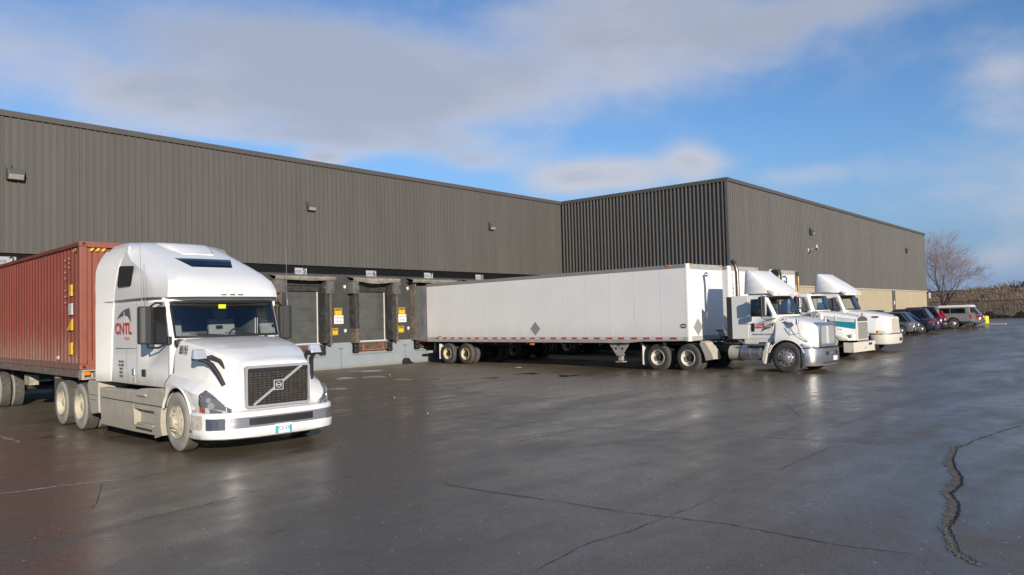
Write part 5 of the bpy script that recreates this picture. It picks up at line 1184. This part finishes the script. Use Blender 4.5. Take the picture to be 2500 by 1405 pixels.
# --- middle day cab: upright chrome grille, teal stripes, no fairing
K2 = [(.46, 2.12, .80, (.95, 1.7), (1.0, 1.36), (1.06, 1.30), (1.12, 1.15)), (-.3, 2.0, .74, (.84, 1.5), (.9, 1.26), (1.06, 1.22), (1.2, 1.12)), (-.8, 1.90, .69, (.74, 1.4), (.78, 1.16), (.98, 1.10), (1.2, .98)), (-1.08, 1.82, .64, (.67, 1.35), (.69, 1.08), (.86, .98), (1.12, .84)), (-1.21, 1.77, .61, (.635, 1.3), (.645, 1.02), (.68, .92), (.74, .80))]
P2 = dict(body=m_cabw, hw=1.02, ws=(.42, .60, 2.14, 2.74), wsw=(.80, .78), back=1.62, dwin=(.70, 1.42, 2.06, 2.66), floor=1.25, roof=2.90, hood=K2, hys=[.46, .4, .3]+yr(.2, -.56, 10)+yr(-.62, -1.21, 8), zbot=arch(-.08, .50, .60, .80), arch=(-.08, .50, .60), ax=(3.9, 5.25), visor=None, mirror=(.85, 2.0, 2.7), hoodmir=(1.08, -.55, 1.66, -.8, 1.25), stack_sides=(-1, 1), stack=(.98, 1.95, 1.4, 3.84, .058, False), stackmat=m_stackrust, tank=(.9, 1.9, .66, .30), mirmat=m_chrome)
T2, cab2, hood2, hr2 = day_cab('day_cab_tractor', 'white day cab with teal hood stripes and tall upright steel grille', (34.849, 11.14, .1), P2)
m_tealp = mat('teal_stripe', (.015, .20, .25), .35, coat=.3)
def hoodside(hrows, y, z):            # x of the hood flank at a height
    for a, b in zip(hrows, hrows[1:]):
        if a[0][1] >= y >= b[0][1]:
            tt = (a[0][1]-y)/(a[0][1]-b[0][1]+1e-9); n = len(a)//2; Q = [Vector(a[n+i]).lerp(Vector(b[n+i]), tt) for i in range(n+1)]
            for p, q in zip(Q, Q[1:]):
                if p.z >= z >= q.z and p.x > .3: return lerp(p.x, q.x, (p.z-z)/(p.z-q.z+1e-9))
    return .65
def flank_band(hrows, top, bot, m, name, parent, n=16):
    for sx in (-1, 1):
        ra = []
        for k in range(n+1):
            y = lerp(top[0][0], top[1][0], k/n); z1 = lerp(top[0][1], top[1][1], k/n); z0 = lerp(bot[0][1], bot[1][1], k/n)
            ra.append([(sx*(hoodside(hrows, y, z)+.006), y, z) for z in yr(z1, z0, 4)])
        MB().loft(ra).build(name, m, parent, smooth=60)
flank_band(hr2, ((.05, 1.69), (-1.20, 1.56)), ((.05, 1.50), (-1.20, 1.27)), m_tealp, 'teal_stripe', hood2)
for dz in (.05, .10, .145): flank_band(hr2, ((.05, 1.70+dz), (-1.20, 1.56+dz)), ((.05, 1.68+dz), (-1.20, 1.545+dz)), m_tealp, 'teal_stripe', hood2)
gq = MB().box(-.64, .64, -1.260, -1.200, .78, 1.70).prism([(-.60, 1.70), (.60, 1.70), (.30, 1.80), (0, 1.83), (-.30, 1.80)], 'y', -1.260, -1.200); g2 = gq.build('grille', m_cabw2, T2, bevel=.02)
MB().prism([(-.57, 1.60), (.57, 1.60), (.55, 1.70), (.28, 1.79), (0, 1.82), (-.28, 1.79), (-.55, 1.70)], 'y', -1.275, -1.250).build('grille_crown', mat('crown_steel', (.35, .30, .27), .35, .8), g2)
gq = MB()
for k in range(15): x = -.52+k*.0743; gq.box(x-.022, x+.022, -1.280, -1.255, .84, 1.55)
gq.build('grille_bar', mat('grille_steel', (.55, .52, .47), .35, .4), g2); MB().box(-.54, .54, -1.264, -1.240, .84, 1.56).build('grille_backing', mat('grille_back_grey', (.16, .15, .135), .5), g2); MB().cyl((0, -1.240, 1.82), (0, -1.260, 1.93), .03, .05, 8).build('hood_ornament', m_chrome, g2)  # bars stand on a plain grey backing plate
MB().box(-.62, .62, -1.290, -1.240, .71, .78).build('grille_sill', mat('sill_brown', (.16, .11, .09), .5), g2)
for sx in (-1, 1):
    o = MB().box(sx*.80, sx*1.04, -1.140, -1.10, .90, 1.07).build('headlight', m_brushed, T2, bevel=.02); MB().box(sx*.82, sx*1.02, -1.155, -1.140, .92, 1.05).build('lamp_lens', m_lamp_clear, o)
b2 = MB().box(-1.24, 1.24, -1.340, -1.280, .30, .72).box(-1.24, -1.18, -1.280, -.9, .30, .72).box(1.18, 1.24, -1.280, -.9, .30, .72).build('bumper', m_cabw2, T2, bevel=.02)
MB().box(.42, .80, -1.345, -1.340, .56, .66).box(.0, .06, -1.345, -1.340, .42, .50).build('bumper_opening', m_hub, b2); MB().box(1.1, 1.14, -1.345, -1.5, .36, .56).build('bumper_slot', m_hub, b2)
MB().box(.35, 1.0, .42, .9, 2.90, 2.93).build('roof_vent', m_steel, T2); MB().box(-.7, .7, .46, .8, 2.84, 2.90).build('visor_strip', m_steel, T2, bevel=.02)
MB().cyl((-1.02, 0.30, 1.95), (-1.3, .3, 1.95), .13, .13, 14).build('spot_mirror', m_chrome, T2, smooth=40)
MB().box(-1.06, -.96, .05, .38, 1.72, 2.0).build('air_cleaner', m_cabw, T2, bevel=.03); tiny_text('lettering', m_grey_text, T2, (-1.065, .21, 1.9), RSIDE, [5, 3], .045, .05, .08)
# --- farthest day cab: tall fairing, rounded hood, oval lamps
K3 = [(.56, 2.05, .92, (1.02, 1.7), (1.06, 1.3), (1.10, 1.2), (1.14, 1.05)), (-.3, 1.96, .86, (.98, 1.5), (1.04, 1.22), (1.10, 1.12), (1.17, 1.0)), (-.8, 1.86, .80, (.92, 1.4), (.98, 1.15), (1.05, 1.05), (1.14, .95)), (-1.15, 1.76, .72, (.80, 1.35), (.86, 1.1), (.92, 1.0), (1.0, .90)), (-1.32, 1.68, .62, (.66, 1.3), (.69, 1.05), (.72, .98), (.78, .90))]
P3 = dict(body=m_cabw, hw=1.08, ws=(.56, .82, 2.07, 2.74), wsw=(.92, .92), back=1.98, dwin=(.86, 1.60, 2.0, 2.64), floor=1.2, roof=2.94, hood=K3, hys=[.56, .48, .4, .3]+yr(.2, -.56, 9)+yr(-.62, -1.32, 8), zbot=arch(-.05, .50, .60, .90), arch=(-.05, .50, .60), ax=(3.9, 5.25), visor=(.34, 2.90),
          fairing=[(2.92, .40, .85, 2.06, 1.03), (3.15, .66, 1.08, 2.06, .99), (3.45, 1.08, 1.40, 2.06, .93), (3.7, 1.46, 1.68, 2.05, .87), (3.84, 1.70, 1.85, 2.04, .83), (3.90, 1.80, 1.90, 2.02, .79)], mirror=(.95, 1.98, 2.66), tank=(.9, 1.9, .66, .30), lip=False)
T3, cab3, hood3, hr3 = day_cab('day_cab_tractor', 'plain white day cab with tall roof fairing and oval headlamps, nearest the parked cars', (39.814, 11.16, .13), P3)
gq = MB().box(-.52, .52, -1.36, -1.30, .92, 1.66); g3 = gq.build('grille', m_cabw2, T3, bevel=.03); gq = MB()
for k in range(12): x = -.46+k*.0836; gq.box(x-.028, x+.028, -1.372, -1.358, .97, 1.60)
gq.build('grille_slat', mat('cream_slat', (.55, .52, .42), .5), g3); MB().cyl((0, -1.34, 1.66), (0, -1.36, 1.74), .02, .04, 8).build('hood_ornament', m_steel, g3)
for o in fender_lamp(T3, hr3, [-.84, -.94, -1.04, -1.14, -1.22], -.15, 1.1, mat('oval_lamp', (.55, .52, .38), .15, coat=.5)): pass
fender_lamp(T3, hr3, [-.86, -.92, -.98], .0, 1.0, m_amber, 'turn_signal')
bp3 = sym([(0, -1.46), (.55, -1.45), (.85, -1.38), (1.05, -1.2), (1.14, -.9), (1.15, -.6)])
bs = MB(); bs.loft([[(x*.96, y+.06, .90), (x, y, .88), (x*1.0, y, .5), (x*.98, y+.03, .40), (x*.9, y+.12, .40)] for x, y in bp3]); b3 = bs.build('bumper', [m_cabw2, m_frame], T3, smooth=45, solid=(.02, 1))
path_band(bp3, .86, .90, .006, n=24).build('bumper_gap', m_charcoal, b3); path_band(bp3, .52, .68, .006, t0=.56, t1=.67, n=6).build('bumper_opening', m_hub, b3)
for sx in (-1, 1): MB().box(sx*.86, sx*.885, -.92, -.62, 1.66, 1.73).build('hood_vent', m_grey_text, T3)
# ------------------------------------------------------------------ parked cars (local y = 0 at the rear bumper, nose towards +Y)
def paint(name, c, metal=.3, rough=.25): return mat(name, c, rough, metal, coat=.6)
def car(name, label, x, y, body, L_=4.5, W_=1.78, H_=1.5, kind='hatch', tail=None, plate_=True):
    z0 = gz(x+W_/2, y+1); t = thing(name, label, 'car' if kind != 'pickup' else 'pickup', (x+W_/2, y, z0), 0, 'cars parked nose-in along the end wall'); w = W_/2
    wb = {'hatch': .92, 'sedan': .94, 'suv': 1.02}[kind] if kind != 'pickup' else 1.15
    r = .32 if kind in ('hatch', 'sedan') else .35
    ya, yf_ = .85, L_-.88
    # lower body: sections along the car, wheel openings cut into the sill line
    rows = []
    ys = sorted(set([0, .05, .16, .35, 1.35, 2.0, L_-2.0, L_-1.38, L_-.35, L_-.12, L_]+[ya+dx*r*1.18 for dx in (-1, -.9, -.7, -.35, 0, .35, .7, .9, 1)]+[yf_+dx*r*1.18 for dx in (-1, -.9, -.7, -.35, 0, .35, .7, .9, 1)]))
    for q in ys:
        zb = .24
        for c in (ya, yf_):
            if abs(q-c) < r*1.18: zb = max(zb, r+math.sqrt(max(0, (r*1.18)**2-(q-c)**2)))
        e = min(q, L_-q); nar = .80+.20*min(1, (e/.45))**.5; zt = wb
        if q > L_-1.5: zt = lerp(wb-.04, wb-.32, ((q-(L_-1.5))/1.5)**1.4)
        if kind == 'sedan' and q < .9: zt = wb+.03
        if q < .06: zt = wb-.12; zb = max(zb, .34)
        zm = max(.62, zb+.03)
        rows.append([(0, q, zb), ((w-.06)*nar, q, zb), (w*nar, q, zb+.05), ((w+.0)*nar, q, zm), ((w-.03)*nar, q, zt-.06), ((w-.10)*nar, q, zt), (0, q, zt+.025)])
    s = MB(); full = [[(-a, b_, c) for a, b_, c in rr[:0:-1]]+rr for rr in rows]; s.loft(full, False, True, True)
    o = s.build('body', body, t, smooth=40)
    # glasshouse
    yr0, yr1, top0, top1 = {'hatch': (.22, L_-1.25, .75, L_-2.15), 'sedan': (.95, L_-1.35, 1.75, L_-2.25), 'suv': (.12, L_-1.25, .55, L_-2.05)}[kind]
    def ring(z, f):
        w_ = lerp(w-.10, w-.30, f); a = lerp(yr0, top0, f); b_ = lerp(yr1, top1, f); return (z, [(0, -b_), (w_*.8, -b_+.02), (w_, -b_+.16), (w_, -a-.14), (w_*.85, -a-.01), (0, -a)])
    g = shell([ring(wb-.02, 0), ring(lerp(wb, H_, .88), .88)], (), True, True); g.xf(Matrix.Scale(-1, 4, (0, 1, 0))); g.build('window_band', m_darkglass, t, smooth=35)
    h = shell([ring(lerp(wb, H_, .86), .82), ring(lerp(wb, H_, .93), .92), (H_, [(a*.86, b_*.97-.02) for a, b_ in ring(H_, 1.02)[1]])], (), True, True); h.xf(Matrix.Scale(-1, 4, (0, 1, 0))); h.build('roof', body, t, smooth=40)
    for sx in (-1, 1):
        for f0, f1 in (((w-.10, yr0+.14), (w-.28, top0+.13)), ((w-.10, yr1-.14), (w-.28, top1-.12)), ((w-.095, lerp(yr0, yr1, .5)), (w-.275, lerp(top0, top1, .45)))):
            p = MB(); p.tube([(sx*f0[0], f0[1], wb-.02), (sx*f1[0], f1[1], lerp(wb, H_, .90))], .045, 6); p.build('pillar', body, t, smooth=60)
    for sx in (-1, 1):
        if tail == 'tall': q = MB().prism([(-.02, wb-.12), (.20, wb-.12), (.20, wb+.02), (.36, H_-.3), (.30, H_-.3), (.02, wb+.0)], 'x', sx*(w-.17), sx*(w-.05))
        else: q = MB().box(sx*(w-.36), sx*(w-.03), .01, .36, wb-.28, wb-.10)
        q.build('tail_lamp', tail if tail and tail != 'tall' else m_red, t, bevel=.03)
        MB().box(sx*w*.72, sx*w*.98, L_-.22, L_-.05, .60, .72).build('headlight', m_lamp_clear, t, bevel=.03)
        MB().box(sx*(w+.0), sx*(w+.16), L_-1.75, L_-1.6, wb-.02, wb+.12).build('door_mirror', body, t, bevel=.03)
        for c in (ya, yf_): wheel(t, sx*(w-.01), c, r, sx < 0, 'steer', True, RIM_ALLOY, r)
    MB().box(-w*.9, w*.9, -.06, .10, .30, .56).build('bumper', body, t, bevel=.06, seg=3)
    if plate_: MB().box(-.16, .16, -.07, -.05, wb-.30, wb-.16).build('license_plate', m_signwhite, t)
    MB().box(-w+.12, w-.12, .3, L_-.3, .2, .3).build('underbody', m_frame, t)
    return t
m_silver = paint('silver_paint', (.20, .20, .20), .6, .3); m_navyp = paint('navy_paint', (.012, .018, .032), .2, .2); m_greyp = paint('graphite_paint', (.05, .052, .056), .4, .25); m_maroon = paint('maroon_paint', (.055, .012, .016), .2, .25); m_pewter = paint('pewter_paint', (.30, .29, .265), .3, .4); m_blackp = paint('black_paint', (.015, .015, .017), .2, .2)
m_cleartail = mat('clear_tail_lens', (.55, .42, .42), .12, .3, coat=.6)
car('parked_suv', 'black parked car of which only the dark roof shows behind the farthest tractor hood', 52.4, 13.4, m_blackp, 4.6, 1.82, 1.78, 'suv')
car('parked_hatchback', 'silver-grey hatchback with clear tail lamps next to the farthest tractor', 55.5, 12.55, m_silver, 4.3, 1.76, 1.58, 'hatch', m_cleartail)
car('parked_sedan', 'dark navy sedan with bright red tail lamps, parked beside the silver hatchback', 58.3, 11.95, m_navyp, 4.7, 1.82, 1.47, 'sedan')
car('parked_wagon', 'dark graphite wagon with sloping rear window between navy sedan and maroon car', 61.0, 12.65, m_greyp, 4.6, 1.8, 1.68, 'suv')
car('parked_suv', 'dark maroon car with tall upright tail lamps, next to the capped pickup', 63.7, 12.55, m_maroon, 4.5, 1.8, 1.75, 'suv', 'tall')
car('parked_suv', 'silver car half hidden behind the pickup tailgate near the yellow bollard', 69.5, 10.95, m_silver, 4.5, 1.8, 1.62, 'suv')
def pickup(x, y):
    W_ = 2.0; L_ = 5.7; w = 1.0; z0 = gz(x+1, y+1); r = .385
    t = thing('pickup_truck', 'pewter pickup truck with a white topped bed cap and dark lower trim', 'pickup', (x+w, y, z0), 0, 'cars parked nose-in along the end wall')
    rows = []; ya, yf_ = 1.22, 4.75
    ys = sorted(set([0, .06, 2.0, 2.6, 3.6, L_-.3, L_]+[c+dx*r*1.22 for c in (ya, yf_) for dx in (-1, -.9, -.7, -.35, 0, .35, .7, .9, 1)]))
    for q in ys:
        zb = .52
        for c in (ya, yf_):
            if abs(q-c) < r*1.22: zb = max(zb, r+math.sqrt(max(0, (r*1.22)**2-(q-c)**2)))
        zt = 1.12 if q < 3.9 else lerp(1.14, .98, (q-3.9)/1.8)
        rows.append([(0, q, zb), (w-.05, q, zb), (w, q, zb+.04), (w, q, max(.85, zb+.06)), (w-.02, q, zt-.04), (w-.08, q, zt), (0, q, zt+.01)])
    s = MB(); s.loft([[(-a, b_, c) for a, b_, c in rr[:0:-1]]+rr for rr in rows], False, True, True); s.build('body', m_pewter, t, smooth=40)
    MB().prism([(.75, .36), (.75, .60), (.80, .60), (.62, .36)][:0] or [(.05, .40), (.05, .56), (.72, .56), (.66, .40)], 'x', -w-.004, w+.004).prism([(1.72, .34), (1.72, .56), (4.25, .56), (4.25, .34)], 'x', -w-.004, w+.004).build('lower_cladding', m_charcoal, t)
    MB().prism([(.04, 1.12), (.12, 1.64), (2.25, 1.64), (2.30, 1.12)], 'x', -w+.1, w-.1).build('bed_cap', m_pewter, t, bevel=.04)
    MB().prism([(-.04, 1.63), (-.02, 1.74), (.1, 1.80), (2.15, 1.78), (2.26, 1.62)], 'x', -w+.06, w-.06).build('cap_roof', m_fairing, t, bevel=.03)
    for sx in (-1, 1):
        MB().box(sx*(w-.098), sx*(w-.10+.006), .38, 1.35, 1.18, 1.56).box(sx*(w-.098), sx*(w-.10+.006), 1.40, 2.18, 1.18, 1.56).build('cap_window', m_darkglass, t)
        MB().box(sx*(w-.20), sx*(w+.002), -.012, .10, .72, 1.05).build('tail_lamp', m_red, t, bevel=.02)
        for c in (ya, yf_): wheel(t, sx*(w-.02), c, r, sx < 0, 'steer', True, RIM_ALLOY, r)
    MB().box(-.72, .72, .02, .04, 1.2, 1.56).build('cap_rear_window', m_darkglass, t)
    MB().prism([(2.32, 1.12), (2.50, 1.70), (3.30, 1.72), (4.0, 1.12)], 'x', -w+.1, w-.1).build('cab_glass', m_darkglass, t, bevel=.03); MB().box(-w+.16, w-.16, 2.5, 3.35, 1.68, 1.76).build('cab_roof', m_pewter, t, bevel=.04)
    MB().box(-w+.03, w-.03, -.18, .02, .46, .64).build('bumper', m_chrome, t, bevel=.04); MB().box(-w+.15, w-.15, .3, L_-.3, .36, .55).build('underbody', m_frame, t)
    return t
pickup(66.4, 11.1)
o = thing('bollard', 'short fat yellow bollard standing on a low kerb near the parked cars', 'bollard', (75, 11.5, gz(75, 11.5)+.10))
m_bolly = mat('bollard_yellow', (.78, .66, .01), .4)
MB().cyl((0, 0, 0), (0, 0, .60), .27, .27, 24).build('post_body', m_bolly, o, smooth=40, bevel=.03); MB().cyl((0, 0, .60), (0, 0, .64), .25, .2, 24).build('post_cap', m_bolly, o, smooth=40)
o = thing('parking_kerb', 'pale concrete kerb strip under the yellow bollard', 'kerb', (75, 11.6, gz(75, 11.5)))
MB().box(-.35, .35, -1.6, 1.4, -.05, .11).build('kerb_stone', mat('kerb_concrete', (.36, .33, .27), .85, var=.2, vscale=4), o, bevel=.03)
o = thing('corner_sign', 'small white sign with faint red writing at the far corner of the warehouse', 'sign', (88.1, WC-.1, 3.42))
MB().box(-.36, .36, -.02, .0, -.28, .28).build('sign_panel', mat('pinkish_white', (.72, .62, .58), .5), o); tiny_text('lettering', m_red_text, o, (0, -.024, .1), RX, [6, 7, 5], .08, .07, .14); MB().box(-.7, -.3, -.0, .03, -.03, .03).build('sign_bracket', m_steel, o)

# ------------------------------------------------------------------ bank of dry grass, fence and tree beyond the cars
def bank(x, y):
    top = 4.0+.04*max(0, 24.5-y) if y < 24.5 else 3.75
    top = min(top, 7.5)
    return .62+(top-.62)*sm(105.6, 117.5, x)+.18*sin(x*1.3+y*.7)*sm(106, 110, x)+.10*sin(y*1.9+x*.4)*sm(106, 110, x)
m_bank = mat('dry_bank', (.19, .138, .086), .95, var=.25, vscale=.8, bump=.5, bscale=3)
s = MB(); bx = [104.6, 105.6]+frange(106.5, 121, 1.0)+[124, 140, 200, 500]; by = [-400, -120, -60]+frange(-34, 44, 1.2)+[80, 200, 500]
ids = [s.pts([(x_, y_, bank(x_, y_)-(.05 if x_ < 106 else 0)) for x_ in bx]) for y_ in by]
for j in range(len(by)-1):
    for i in range(len(bx)-1): s.face((ids[j][i], ids[j][i+1], ids[j+1][i+1], ids[j+1][i]))
prop(s.build('grass_bank', m_bank, smooth=60, recalc=False, weld=False), 'earth bank rising behind the fence beyond the parked cars', 'bank', kind='structure')
def m_blades_(name, a, b_, sc):
    m, t, b = nodes(name); L = t.links; co = t.nodes.new('ShaderNodeTexCoord'); n = t.nodes.new('ShaderNodeTexNoise'); n.inputs['Scale'].default_value = sc; n.inputs['Detail'].default_value = 6; L.new(co.outputs['Object'], n.inputs['Vector'])
    r = t.nodes.new('ShaderNodeMapRange'); r.inputs[1].default_value = .35; r.inputs[2].default_value = .65; L.new(n.outputs[0], r.inputs[0]); x = t.nodes.new('ShaderNodeMix'); x.data_type = 'RGBA'; x.inputs[6].default_value = a+(1,); x.inputs[7].default_value = b_+(1,); L.new(r.outputs[0], x.inputs[0]); L.new(x.outputs[2], b.inputs['Base Color']); b.inputs['Roughness'].default_value = .85; return m
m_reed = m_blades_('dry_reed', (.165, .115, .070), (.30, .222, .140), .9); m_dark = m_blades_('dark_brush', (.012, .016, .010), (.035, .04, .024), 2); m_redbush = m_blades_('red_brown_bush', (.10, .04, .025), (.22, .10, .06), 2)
s = MB()
for k in range(22000):
    x_ = 105.9+13.6*rnd.random()**.9; y_ = rnd.uniform(-14, 27); z_ = bank(x_, y_)-.05; h = rnd.uniform(.14, .42)*(1 if x_ < 116.5 else (1.5 if y_ < 20 else .8)); a = rnd.uniform(0, pi); w_ = rnd.uniform(.02, .055); lx, ly = rnd.gauss(0, .18)*h, rnd.gauss(0, .18)*h
    c, d_ = cos(a)*w_, sin(a)*w_; s.poly([(x_-c, y_-d_, z_), (x_+c, y_+d_, z_), (x_+lx, y_+ly, z_+h)])
for k in range(900):                       # plumed reeds on the crest
    x_ = rnd.uniform(116.8, 119.5); y_ = rnd.uniform(-14, 19); z_ = bank(x_, y_)-.05; h = rnd.uniform(.8, 1.5)*sm(20, 14, y_) if False else rnd.uniform(.5, 1.35)*(1-sm(13, 20, y_)*.7); lx = rnd.gauss(0, .12); ly = rnd.gauss(.1, .14)
    s.poly([(x_, y_-.02, z_), (x_, y_+.02, z_), (x_+lx*.7, y_+ly*.7, z_+h*.8)]); s.poly([(x_+lx*.6, y_+ly*.6-.05, z_+h*.7), (x_+lx*.6, y_+ly*.6+.06, z_+h*.72), (x_+lx, y_+ly, z_+h)])
prop(s.build('dry_grass', m_reed, recalc=False, weld=False), 'tall dry tan grass covering the bank behind the chain-link fence', 'grass', kind='stuff')
def brush(name, label, cat, n, fn, m, size):
    s = MB()
    for k in range(n):
        x_, y_, z_ = fn(); a, b_ = rnd.uniform(0, 2*pi), rnd.uniform(-1, 1); u = Vector((cos(a), sin(a), b_)).normalized()*size*rnd.uniform(.5, 1.3); v_ = u.orthogonal().normalized()*size*.5; p = Vector((x_, y_, z_)); s.poly([p-v_, p+v_, p+u])
    return prop(s.build(name, m, recalc=False, weld=False), label, cat)
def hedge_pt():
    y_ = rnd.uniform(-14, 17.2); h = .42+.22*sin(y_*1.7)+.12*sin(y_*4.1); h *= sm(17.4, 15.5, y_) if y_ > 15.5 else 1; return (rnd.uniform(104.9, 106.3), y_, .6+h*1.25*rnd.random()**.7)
prop(brush('undergrowth', 'dark low undergrowth along the foot of the fence', 'undergrowth', 6500, hedge_pt, m_dark, .26), kind='stuff')  # leaves are very dark green
def bush_pt():
    a, r_ = rnd.uniform(0, 2*pi), rnd.random()**.5; z_ = rnd.random(); return (118+1.3*r_*cos(a), 12.1+1.9*r_*sin(a)*(1-.4*z_), bank(118, 12.5)+.1+z_*1.35*(1-.5*r_))
b_ = thing('shrub', 'reddish brown leafless shrub on the crest of the bank', 'shrub', (118, 12.1, bank(118, 12.1)))
q = brush('twigs', None, None, 2600, lambda: tuple(a-c for a, c in zip(bush_pt(), (118, 12.1, bank(118, 12.1)))), m_redbush, .30); q.parent = b_
s = MB()
for k in range(9): a = rnd.uniform(0, 6); s.tube([(0, 0, -.1), (cos(a)*.6, sin(a)*.8, .7), (cos(a)*.9, sin(a)*1.2, 1.3)], .03, 4)
s.build('stem', m_redbush, b_)
w_ = thing('crest_wall', 'low dark wall running along the crest of the bank behind the bare tree', 'wall', (119.5, 40, 4.0)); MB().box(-.2, .2, -20.8, 60, -.4, .42).build('wall_body', mat('dark_wall', (.035, .038, .036), .8), w_); MB().box(-.25, .25, -20.8, 60, .42, .47).build('wall_coping', mat('dark_coping', (.05, .05, .05), .8), w_)
fe = thing('chainlink_fence', 'chain-link fence with dark top rail and posts along the foot of the bank', 'fence', (104.3, 0, .6))
m_fencepost = mat('fence_post', (.035, .032, .028), .6); n_ = 0
for y_ in frange(-36, 36, 3.0): MB().cyl((0, y_, -.1), (0, y_, 2.25), .05, .05, 8).build('fence_post', m_fencepost, fe, smooth=40)
MB().cyl((0, -36, 2.2), (0, 36, 2.2), .045, .045, 8).build('top_rail', m_fencepost, fe, smooth=40)
m, t_, bb = nodes('chainlink_mesh'); bb.inputs['Base Color'].default_value = (.05, .047, .042, 1); bb.inputs['Roughness'].default_value = .6
co = t_.nodes.new('ShaderNodeTexCoord'); fac = None
for sg in (1, -1):
    mp_ = t_.nodes.new('ShaderNodeMapping'); mp_.inputs['Rotation'].default_value = (R(45*sg), 0, 0); t_.links.new(co.outputs['Object'], mp_.inputs[0]); wv = t_.nodes.new('ShaderNodeTexWave'); wv.bands_direction = 'Z'; wv.inputs['Scale'].default_value = 3.1; t_.links.new(mp_.outputs[0], wv.inputs['Vector'])
    g_ = t_.nodes.new('ShaderNodeMath'); g_.operation = 'GREATER_THAN'; g_.inputs[1].default_value = .93; t_.links.new(wv.outputs['Fac'], g_.inputs[0]); 
    if fac is None: fac = g_.outputs[0]
    else:
        mx_ = t_.nodes.new('ShaderNodeMath'); mx_.operation = 'MAXIMUM'; t_.links.new(fac, mx_.inputs[0]); t_.links.new(g_.outputs[0], mx_.inputs[1]); fac = mx_.outputs[0]
t_.links.new(fac, bb.inputs['Alpha'])
MB().poly([(0, -36, .02), (0, 36, .02), (0, 36, 2.2), (0, -36, 2.2)]).build('wire_mesh', m, fe, recalc=False)
# bare tree
tr = thing('bare_tree', 'bare leafless tree with spreading twigs beyond the far corner of the warehouse', 'tree', (100, 19.4, gz(100, 19)-.1))
m_bark = mat('bark', (.050, .042, .040), .9, var=.3, vscale=6); m_twig = mat('twig', (.20, .15, .145), .9)
trunk, crown = MB(), MB(); rt = random.Random(11)
def grow(p, dir_, ln, rad, lv):
    n = 4 if lv < 3 else 3; P = [p]; d_ = dir_.copy()
    for k in range(n):
        d_ = (d_+Vector((rt.gauss(0, .10), rt.gauss(0, .10), rt.gauss(.05 if lv > 1 else 0, .06)))).normalized(); P.append(P[-1]+d_*ln/n)
    rr = [lerp(rad, rad*.62, k/n) for k in range(n+1)]
    (trunk if lv == 0 else crown).mat(0 if lv < 3 else 1).tube(P, rr, 7 if lv < 2 else 4 if lv < 4 else 3, False)
    if lv >= 6: return
    nb = (7, 5, 4, 4, 3, 3)[lv]; a0 = rt.uniform(0, 6)
    for k in range(nb):
        i = n if k < 2 else rt.randint(max(1, n-2), n); a = a0+2*pi*k/nb+rt.uniform(-.4, .4); sp = (.12 if k == 0 else rt.uniform(.45, 1.0)) if lv == 0 else rt.uniform(.25, .85)
        o1 = d_.orthogonal().normalized(); o2 = d_.cross(o1); nd = (d_*cos(sp)+(o1*cos(a)+o2*sin(a))*sin(sp)); nd.normalize()
        grow(P[i], nd, ln*rt.uniform(.66, .84) if lv else ln*rt.uniform(.75, .95), max(.0075, rr[i]*(rt.uniform(.42, .6) if k else .72)), lv+1)
grow(Vector((0, 0, 0)), Vector((.0, .03, 1)).normalized(), 2.75, .25, 0)
trunk.build('trunk', m_bark, tr, smooth=60, recalc=False, weld=False); crown.build('crown', [m_bark, m_twig], tr, smooth=60, recalc=False, weld=False)
zs_ = [p[2] for p in crown.v]; ys_ = [p[1] for p in crown.v]; print('TREE', len(crown.f), max(zs_), min(ys_), max(ys_))
